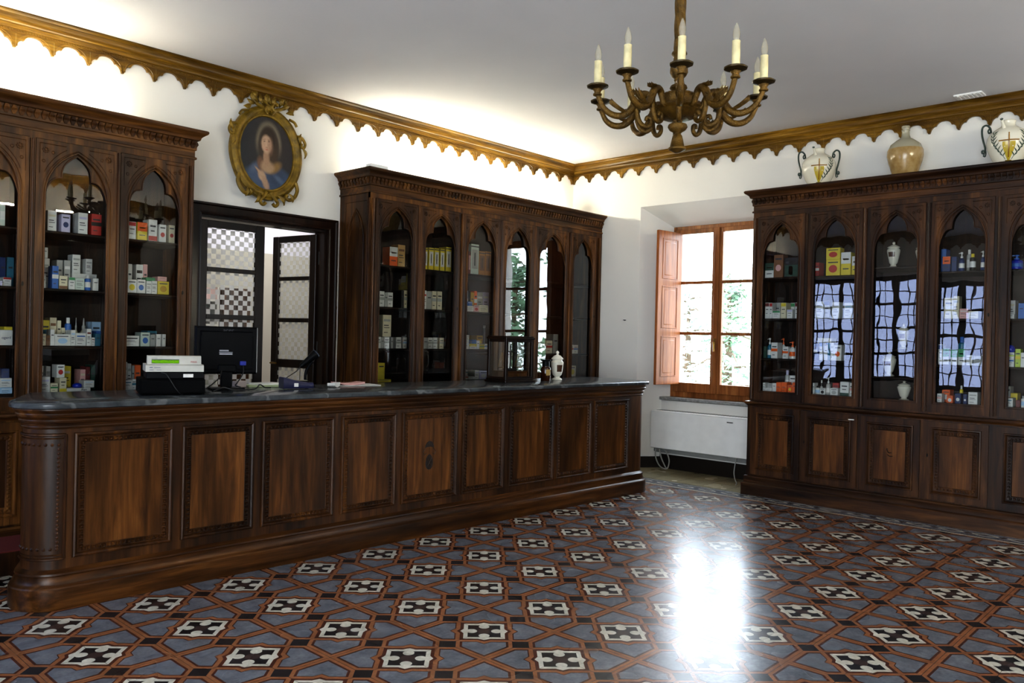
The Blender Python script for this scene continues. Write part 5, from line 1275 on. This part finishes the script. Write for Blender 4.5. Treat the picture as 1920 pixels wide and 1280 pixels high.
b = MB(); b.lathe([(.085, 0), (.095, .006), (.112, .06), (.142, .15), (.153, .205), (.150, .25), (.125, .305), (.075, .345), (.042, .365), (.033, .39), (.031, .425), (.035, .43), (.036, .437), (.030, .442), (.031, .455), (.036, .46), (.034, .472), (.022, .472)], 32)
o = b.build('glass_flask', 'flask', loc=(7.75, 2.425, 3.02), smooth=50); tag(o, 'big brown-stained glass flask with narrow neck between two amphorae', 'flask')

# ------------------------------------------------------------------ lamps on top of the cabinets
def batten(label, x0, L, y, z, tm='tube'):
    t = thing('fluorescent_batten', label, 'lamp', (x0, y, z), 0, 'fluorescent battens above the cabinets')
    b = MB(); b.rbox(0, L, -.03, .03, 0, .04, .004); b.build('housing', 'white_pl', t, smooth=0)
    for x in (.004, L - .022):
        b = MB(); b.rbox(x, x + .018, -.02, .02, .04, .085, .003); b.build('tube_holder', 'white_pl', t, smooth=0)
    b = MB(); b.lathe([(.013, .022), (.013, L - .022)], 12, (0, 0, .066), ax='x'); b.build('tube', tm, t, smooth=60)
batten('white fluorescent batten on the opposite cabinet, mirrored in the glass doors', 3.3, 1.0, YF + .2, 3.02, 'tube_far')
batten('white fluorescent batten on the opposite cabinet at its far end', 4.5, 1.0, YF + .2, 3.02, 'tube_far')
batten('white fluorescent batten on top of the cabinet behind the till', .95, 1.45, 6.27, 3.02)
batten('white fluorescent batten on the corner cabinet at its doorway end', 4.66, 1.5, 6.27, 3.02)
batten('white fluorescent batten on the corner cabinet at its window end', 6.25, 1.5, 6.27, 3.02)
b = MB(); b.rbox(-.10, .10, -.045, .045, 0, .045, .006); o = b.build('lamp_ballast', 'white_pl', loc=(4.60, 6.05, 3.02), smooth=0); tag(o, 'small pale ballast box on the doorway corner of the corner cabinet', 'box')

# ------------------------------------------------------------------ oval painting
def canvas_mesh(w, h):
    n, m = 96, 40; vs, cols, fs = [], [], []
    def S(x): return max(0., min(1., x))
    def ell(u, v, cx, cy, rx, ry, soft=.15, rot=0.):
        c, s = math.cos(rot), math.sin(rot); dx, dy = u - cx, v - cy
        d = math.hypot((c * dx + s * dy) / rx, (-s * dx + c * dy) / ry); return S((1 + soft - d) / (2 * soft))
    rnd = random.Random(5)
    def colour(u, v):
        c = Vector((.020, .022, .026))
        def lay(col, a):
            nonlocal c; c = c.lerp(Vector(col), S(a))
        lay((.05, .035, .03), .6 * ell(u, v, .3, .3, .8, .9, .6))
        halo = ell(u, v, .06, .22, .46, .62, .12) * (1 - ell(u, v, .06, .18, .38, .55, .10)); lay((.30, .25, .16), .55 * halo * S((v + .15) * 2.2))
        lay((.05, .033, .022), ell(u, v, .06, .18, .36, .54, .12))                       # veil
        lay((.035, .022, .014), ell(u, v, .03, .38, .27, .30, .12))                       # hair
        lay((.05, .075, .13), ell(u, v, .05, -.80, .95, .50, .12))                        # cloak
        lay((.03, .045, .08), .8 * ell(u, v, .35, -.62, .30, .30, .5)); lay((.09, .13, .20), .8 * ell(u, v, .45, -.66, .22, .07, .6, -.5)); lay((.09, .12, .18), .8 * ell(u, v, -.45, -.42, .18, .10, .6, .6))
        lay((.16, .085, .05), ell(u, v, -.22, -.32, .13, .20, .3, .3)); lay((.22, .13, .045), ell(u, v, .28, -.36, .26, .13, .35, .5))
        lay((.36, .235, .14), ell(u, v, .02, -.36, .24, .17, .25)); lay((.34, .21, .13), ell(u, v, -.02, -.12, .12, .24, .2))                             # chest, neck
        lay((.06, .035, .02), .75 * ell(u, v, .22, -.02, .15, .24, .4))
        lay((.47, .31, .205), ell(u, v, -.02, .24, .185, .24, .16, .12))                  # face, tilted up
        lay((.30, .17, .11), .6 * ell(u, v, .12, .20, .09, .20, .5)); lay((.52, .30, .21), .5 * ell(u, v, -.10, .13, .07, .06, .6))
        for ex, ey in ((-.10, .31), (.07, .33)): lay((.07, .04, .03), .85 * ell(u, v, ex, ey, .035, .018, .4, .2)); lay((.18, .10, .06), .6 * ell(u, v, ex, ey + .045, .055, .012, .6, .2))
        lay((.55, .38, .27), .7 * ell(u, v, -.03, .24, .018, .09, .6)); lay((.22, .11, .07), .7 * ell(u, v, -.015, .155, .035, .014, .6)); lay((.36, .09, .07), .85 * ell(u, v, -.01, .095, .05, .018, .4))
        for k in range(4): lay((.42, .27, .17), ell(u, v, -.30 + .05 * k, -.50 - .045 * k, .17, .028, .25, -.55)); lay((.12, .06, .04), .55 * ell(u, v, -.32 + .05 * k, -.535 - .045 * k, .15, .010, .5, -.55))
        lay((.42, .28, .18), ell(u, v, -.18, -.63, .16, .12, .25, -.7)); lay((.36, .23, .15), ell(u, v, -.05, -.82, .10, .20, .25, .5))
        k = rnd.uniform(.93, 1.07); return (c[0] * k, c[1] * k, c[2] * k, 1)
    vs.append((0, 0, 0)); cols.append(colour(0, 0))
    for i in range(1, m + 1):
        for j in range(n):
            a = 2 * PI * j / n; r = i / m; u, v = r * math.cos(a), r * math.sin(a); vs.append((u * w, 0, v * h)); cols.append(colour(u, v))
    for j in range(n): fs.append((0, 1 + j, 1 + (j + 1) % n))
    for i in range(m - 1):
        for j in range(n): a, c = 1 + i * n + j, 1 + i * n + (j + 1) % n; fs.append((a, a + n, c + n, c))
    return vs, fs, cols
pt = thing('oval_painting', 'oval oil painting of a veiled woman in a gilt carved frame', 'painting', (3.675, 6.40, 3.055), 0)
vs, fs, cols = canvas_mesh(.262, .325)
b = MB(); b.add(vs, fs)
tm = NT('oil_paint'); at = tm.n('Attribute', attribute_name='paint'); nz = tm.noise(tm.coord('Object'), 40, 3)
pp = tm.bsdf(at.outputs['Color'], .35, spec=.4); tm.bump(pp, nz, .15, .003)
o = b.build('canvas', tm.m, pt, smooth=60); o.location = (0, .0, 0)
ca = o.data.color_attributes.new('paint', 'FLOAT_COLOR', 'POINT')
for i, c in enumerate(cols): ca.data[i].color = c
b = MB(); N = 72; loops = []
prof = [(-.012, .004), (-.006, -.012), (.006, -.016), (.012, -.010), (.020, -.012), (.034, -.030), (.050, -.036), (.062, -.030), (.070, -.018), (.080, -.016), (.086, .0), (.084, .03)]
for d, y in prof:
    l = []
    for j in range(N):
        a = 2 * PI * j / N; wv = 1 + .02 * math.cos(8 * a) * max(0, d / .08)
        l.append(((.262 + d * .95 * wv) * math.cos(a), y, (.325 + d * wv) * math.sin(a)))
    loops.append(l)
b.loft(loops, caps=False); fr = b.build('frame', 'frame_gilt', pt, smooth=50)
def scroll(b, pts, r, m=0): b.tube(catmull(pts, 5), r, 7, m)
def leafs(b, cx, cz, ang, L, w, y=-.03):
    d = Vector((math.cos(ang), 0, math.sin(ang))); q = Vector((-d.z, 0, d.x)); P = Vector((cx, y, cz)); n = 6; lo = []
    for i in range(n + 1):
        t = i / n; ww = w * math.sin(PI * min(.98, t * .9 + .08)); c = P + d * L * t + q * (.22 * L * math.sin(t * 2.6)) + Vector((0, -.014 * math.sin(PI * t), 0))
        lo.append([tuple(c + q * ww), tuple(c + Vector((0, -.012, 0))), tuple(c - q * ww), tuple(c + Vector((0, .010, 0)))])
    b.loft(lo)
b = MB()
for sg in (-1, 1):
    scroll(b, [(sg * .01, -.03, .36), (sg * .07, -.035, .385), (sg * .13, -.035, .41), (sg * .165, -.03, .455), (sg * .15, -.03, .485), (sg * .125, -.03, .47), (sg * .135, -.03, .45)], [.016] * 10 + [.014] * 10 + [.011] * 11)
    scroll(b, [(sg * .02, -.04, .335), (sg * .045, -.045, .365), (sg * .02, -.045, .40), (sg * .04, -.04, .43), (sg * .075, -.04, .44), (sg * .07, -.04, .415)], .012)
    for an, L, px, pz in ((75, .10, .05, .40), (50, .09, .10, .42), (100, .09, .02, .42), (25, .08, .13, .40), (120, .07, .14, .44), (-10, .07, .17, .38)):
        leafs(b, sg * px, pz, rad(an if sg > 0 else 180 - an), L, .022)
    scroll(b, [(sg * .20, -.03, .33), (sg * .25, -.03, .315), (sg * .275, -.03, .28)], .012)
b.lathe([(.03, 0), (.026, .016), (.0, .024)], 12, (0, -.03, .39), ax='y')
b.build('carved_crest', 'frame_gilt', fr, smooth=50)
for sg in (-1, 1):
    b = MB()
    scroll(b, [(sg * .29, -.02, .20), (sg * .335, -.024, .19), (sg * .365, -.024, .145), (sg * .35, -.026, .105), (sg * .325, -.026, .115), (sg * .33, -.026, .14)], .013)
    leafs(b, sg * .32, .13, rad(80 if sg > 0 else 100), .10, .018, -.02); leafs(b, sg * .335, .11, rad(-80 if sg > 0 else -100), .10, .018, -.02)
    b.build('carved_scroll', 'frame_gilt', fr, smooth=50); b = MB()
    scroll(b, [(sg * .27, -.02, -.22), (sg * .285, -.026, -.29), (sg * .25, -.03, -.36), (sg * .20, -.03, -.385), (sg * .165, -.03, -.37), (sg * .18, -.03, -.345)], .017)
    leafs(b, sg * .20, -.33, rad(-70 if sg > 0 else -110), .08, .02)
    b.build('carved_scroll', 'frame_gilt', fr, smooth=50); b = MB()
    scroll(b, [(sg * .02, -.03, -.345), (sg * .05, -.036, -.39), (sg * .085, -.036, -.43), (sg * .06, -.036, -.46), (sg * .035, -.036, -.44)], .015)
    leafs(b, sg * .09, -.36, rad(-60 if sg > 0 else -120), .10, .022)
    b.build('carved_scroll', 'frame_gilt', fr, smooth=50)
pt.rotation_euler = (rad(-2), 0, 0)

# ------------------------------------------------------------------ chandelier
CHX, CHY, CHZ = 3.655, 2.267, 2.795
ch = thing('chandelier', 'carved gilded chandelier with ten candle lamps hanging from the ceiling', 'chandelier', (CHX, CHY, CHZ), 0)
b = MB(); pts = []
n = 90; lo = []
for i in range(n + 1):
    z = .20 + (ZC - CHZ - .20) * i / n; l = []
    for j in range(36):
        a = 2 * PI * j / 36; r = .0275 + .0025 * math.cos(6 * (a + z * 9)); l.append((r * math.cos(a), r * math.sin(a), z))
    lo.append(l)
b.loft(lo); b.lathe([(.075, ZC - CHZ), (.07, ZC - CHZ - .02), (.03, ZC - CHZ - .05), (.026, ZC - CHZ - .07)], 20)
b.build('twisted_stem', 'gilt', ch, smooth=50)
b = MB()
b.lathe([(.026, .215), (.036, .212), (.040, .200), (.034, .194), (.028, .185), (.030, .165), (.044, .13), (.046, .105), (.036, .085), (.022, .072), (.024, .064), (.018, .055), (.020, .045), (.040, .036), (.045, .022), (.030, .010), (.022, 0), (.03, -.006), (.084, -.010), (.088, -.018), (.081, -.025), (.081, -.060), (.088, -.066), (.126, -.076), (.131, -.086), (.118, -.096), (.122, -.104), (.104, -.122), (.072, -.136), (.055, -.141), (.026, -.146), (.022, -.158), (.046, -.166), (.050, -.180), (.040, -.196), (.022, -.206), (.016, -.215), (.024, -.225), (.030, -.250), (.036, -.282), (.045, -.288), (.044, -.296), (.026, -.304), (.014, -.312), (0, -.314)], 40, flute=20, amp=.025)
hub = b.build('turned_hub', 'gilt', ch, smooth=50)
RA = .432
prof_arm = [(.09, -.055), (.125, -.05), (.142, -.02), (.160, .008), (.188, .014), (.214, -.006), (.236, -.045), (.266, -.085), (.306, -.106), (.356, -.100), (.398, -.070), (.421, -.028), (.431, .0)]
prof_low = [(.222, -.015), (.222, -.075), (.205, -.13), (.172, -.152), (.146, -.138), (.145, -.112), (.165, -.104), (.172, -.122)]
A0 = math.atan2(-CHY, -CHX) + rad(1.5)
armb = MB(); c3 = catmull([(r, 0, z) for r, z in prof_arm], 5); nn = len(c3)
armb.tube(c3, [.0135 + .0065 * math.sin(PI * min(1, i / nn * 1.15)) for i in range(nn)], 10)
c4 = catmull([(r, 0, z) for r, z in prof_low], 5); armb.tube(c4, [.0145 - .005 * i / len(c4) for i in range(len(c4))], 8)
for r, z, an, L in ((.20, .012, -25, .06), (.285, -.095, 20, .085), (.23, -.03, -60, .05), (.30, -.105, 165, .05)):
    for w in (-.4, 0, .4):
        d = Vector((math.cos(rad(an)), w * .5, math.sin(rad(an)))).normalized(); P = Vector((r, 0, z)); q = Vector((0, 1, 0))
        armb.loft([[tuple(P + d * L * t + Vector((0, 0, .016 + .02 * t * t)) + q * ww), tuple(P + d * L * t + Vector((0, 0, .024 + .02 * t * t))), tuple(P + d * L * t + Vector((0, 0, .016 + .02 * t * t)) - q * ww), tuple(P + d * L * t + Vector((0, 0, .004 + .02 * t * t)))] for t, ww in ((0, .012), (.4, .017), (.8, .008), (1, .001))])
armb.lathe([(.016, -.012), (.023, -.008), (.023, -.001), (.017, .002), (.018, .012), (.027, .024)], 14, (RA, 0, 0))
arm0 = armb.build('arm', 'gilt', ch, (0, 0, -.034), smooth=50)
pb = MB(); pb.lathe([(.024, .022), (.038, .028), (.054, .034), (.056, .040), (.050, .044), (.048, .039), (.020, .038)], 30, (RA, 0, 0), flute=10, amp=.02); pan0 = pb.build('drip_pan', 'gilt_d', arm0, smooth=50)
cb = MB(); cb.lathe([(.0195, .038), (.0195, .11), (.0185, .158), (.0195, .166), (.010, .168)], 14, (RA, 0, 0)); can0 = cb.build('candle_sleeve', 'candle', arm0, smooth=50)
bb = MB(); bb.lathe([(.009, .166), (.014, .178), (.0175, .196), (.016, .212), (.010, .234), (.004, .250), (0, .254)], 14, (RA, 0, 0)); bu0 = bb.build('bulb', 'bulb', arm0, smooth=60)
for k in range(10):
    a = A0 + k * 2 * PI / 10
    if k == 0: arm0.rotation_euler = (0, 0, a); continue
    o = arm0.copy(); LINK(o); o.parent = ch; o.rotation_euler = (0, 0, a)
    for q in (pan0, can0, bu0): c = q.copy(); LINK(c); c.parent = o

# ------------------------------------------------------------------ heater, cables, vent
ht = thing('wall_heater', 'white flat-fronted wall heater under the alcove window', 'heater', (8.12, 5.30, .245), -PI / 2)
HW = 1.50
b = MB(); b.rbox(0, HW, 0, .145, .012, .445, .008); b.rbox(.004, HW - .004, -.012, .0, .004, .432, .005); b.build('casing', 'white_pl', ht, smooth=0)
b = MB()
for i in range(40): x = .06 + i * (HW - .12) / 40; b.box(x, x + .02, .02, .12, .445, .4475)
b.build('outlet_grille', 'grey_pl', ht, smooth=0)
b = MB(); b.box(.985, 1.06, -.0135, -.011, .375, .388); pl2 = b.build('control_plate', 'grey_pl', ht, smooth=0)
b = MB(); b.box(.992, 1.006, -.0145, -.013, .378, .385); b.box(1.012, 1.05, -.0145, -.013, .379, .384); b.build('control_marks', 'black', pl2, smooth=0)
b = MB(); b.rbox(-.03, HW, .10, .14, -.06, .008, .004); b.rbox(-.045, .1, .09, .14, -.052, -.012, .004); b.build('pipe_cover', 'grey_pl', ht, smooth=0)
b = MB(); b.tube(catmull([(8.17, 5.26, .235), (8.16, 5.25, .13), (8.15, 5.19, .04), (8.14, 5.11, .012), (8.14, 5.07, .03), (8.15, 5.06, .12), (8.17, 5.12, .215), (8.19, 5.18, .235)], 7), .008, 7)
b.tube(catmull([(8.16, 5.20, .235), (8.15, 5.17, .14), (8.15, 5.12, .05), (8.16, 5.10, .012), (8.2, 5.12, .012)], 7), .008, 7)
o = b.build('looped_cable', 'cord', smooth=60); tag(o, 'grey cable looping down to the floor under the heater', 'cable')
b = MB(); b.tube(catmull([(8.14, 4.21, .245), (8.13, 4.215, .18), (8.10, 4.21, .09), (8.03, 4.16, .03), (7.95, 4.10, .010), (7.86, 4.06, .008)], 7), .006, 7)
o = b.build('drain_hose', 'cord', smooth=60); tag(o, 'thin pale hose from the heater to the floor beside the window cabinet', 'hose')
o = MB().lathe([(.006, 0), (.006, .012), (0, .013)], 8, ax='x').tube([(0, -.02, 0), (0, .02, .002)], .004, 5).build('picture_nail', 'iron', loc=(XB - .013, 5.636, 1.742)); tag(o, 'small dark nail in the white wall between corner cabinet and window', 'nail')
vt = thing('ceiling_vent', 'flat pale vent cover on the ceiling close to the cornice', 'vent', (7.84, 1.93, ZC - .018), 0)
b = MB(); b.rbox(-.10, .055, -.11, .11, .004, .018, .003); b.build('cover', 'white_pl', vt, smooth=0)
b = MB()
for i in range(6): b.box(-.085, .04, -.09 + i * .032, -.075 + i * .032, 0, .004)
b.build('slat', 'white_pl', vt, smooth=0)

# ------------------------------------------------------------------ daylight, back-room light, camera
wd = bpy.data.worlds.new('overcast_sky'); sc.world = wd; wd.use_nodes = True; nt = wd.node_tree
bg = nt.nodes['Background']
tc = nt.nodes.new('ShaderNodeTexCoord'); sp = nt.nodes.new('ShaderNodeSeparateXYZ'); rp = nt.nodes.new('ShaderNodeValToRGB')
nt.links.new(tc.outputs['Generated'], sp.inputs[0]); nt.links.new(sp.outputs[2], rp.inputs[0]); nt.links.new(rp.outputs[0], bg.inputs[0])
e = rp.color_ramp.elements; e[0].position = 0; e[0].color = (.84, .91, 1, 1); e[1].position = .7; e[1].color = (.74, .85, 1, 1)
bg.inputs[1].default_value = SKY = 6.9
def portal(loc, rot, w, h):
    l = bpy.data.lights.new('window_portal', 'AREA'); l.shape = 'RECTANGLE'; l.size = w; l.size_y = h; l.cycles.is_portal = True
    o = bpy.data.objects.new('window_portal', l); LINK(o); o.location = loc; o.rotation_euler = rot
portal((8.55, (WY0 + WY1) / 2, (WZ0 + WZ1) / 2), (0, rad(90), 0), WZ1 - WZ0, WY1 - WY0)
portal((XL - .25, (LY0 + LY1) / 2, (LZ0 + LZ1) / 2), (0, rad(-90), 0), LZ1 - LZ0, LY1 - LY0)
portal((XL - .25, (GY0 + GY1) / 2, (GZ0 + GZ1) / 2), (0, rad(-90), 0), GZ1 - GZ0, GY1 - GY0)
portal(((FX0 + FX1) / 2, YF - .25, (FZ0 + FZ1) / 2), (rad(90), 0, 0), FX1 - FX0, FZ1 - FZ0)
def area(name, loc, rot, w, h, power, col):
    l = bpy.data.lights.new(name, 'AREA'); l.shape = 'RECTANGLE'; l.size = w; l.size_y = h; l.energy = power; l.color = col
    o = bpy.data.objects.new(name, l); LINK(o); o.location = loc; o.rotation_euler = rot; return o
area('backroom_ceiling_light', (4.6, 7.6, 3.6), (0, 0, 0), 1.2, .4, 25, (1, .96, .92))

cam = bpy.data.cameras.new('camera'); co = bpy.data.objects.new('camera', cam); LINK(co)
cam.sensor_width = 36; cam.lens = 1516.4146 / 1920 * 36; cam.clip_start = .05; cam.clip_end = 200
yaw, pit, rol = rad(43.02035652), rad(-.26841185), rad(1.34368514)
f = Vector((math.cos(yaw) * math.cos(pit), math.sin(yaw) * math.cos(pit), math.sin(pit)))
r = f.cross(Vector((0, 0, 1))).normalized(); u = r.cross(f)
r2 = r * math.cos(rol) + u * math.sin(rol); u2 = -r * math.sin(rol) + u * math.cos(rol)
co.matrix_world = Matrix(((r2.x, u2.x, -f.x, 0), (r2.y, u2.y, -f.y, 0), (r2.z, u2.z, -f.z, 1.5), (0, 0, 0, 1)))
sc.camera = co
sc.view_settings.view_transform = 'Standard'; sc.view_settings.look = 'Medium High Contrast'; sc.view_settings.exposure = EXPO = 1.0; sc.view_settings.gamma = 1.0
cy = sc.cycles
cy.use_denoising = True; cy.max_bounces = 7; cy.diffuse_bounces = 4; cy.glossy_bounces = 4; cy.transmission_bounces = 4; cy.transparent_max_bounces = 12
cy.sample_clamp_indirect = 6; cy.caustics_reflective = False; cy.caustics_refractive = False; cy.blur_glossy = .5
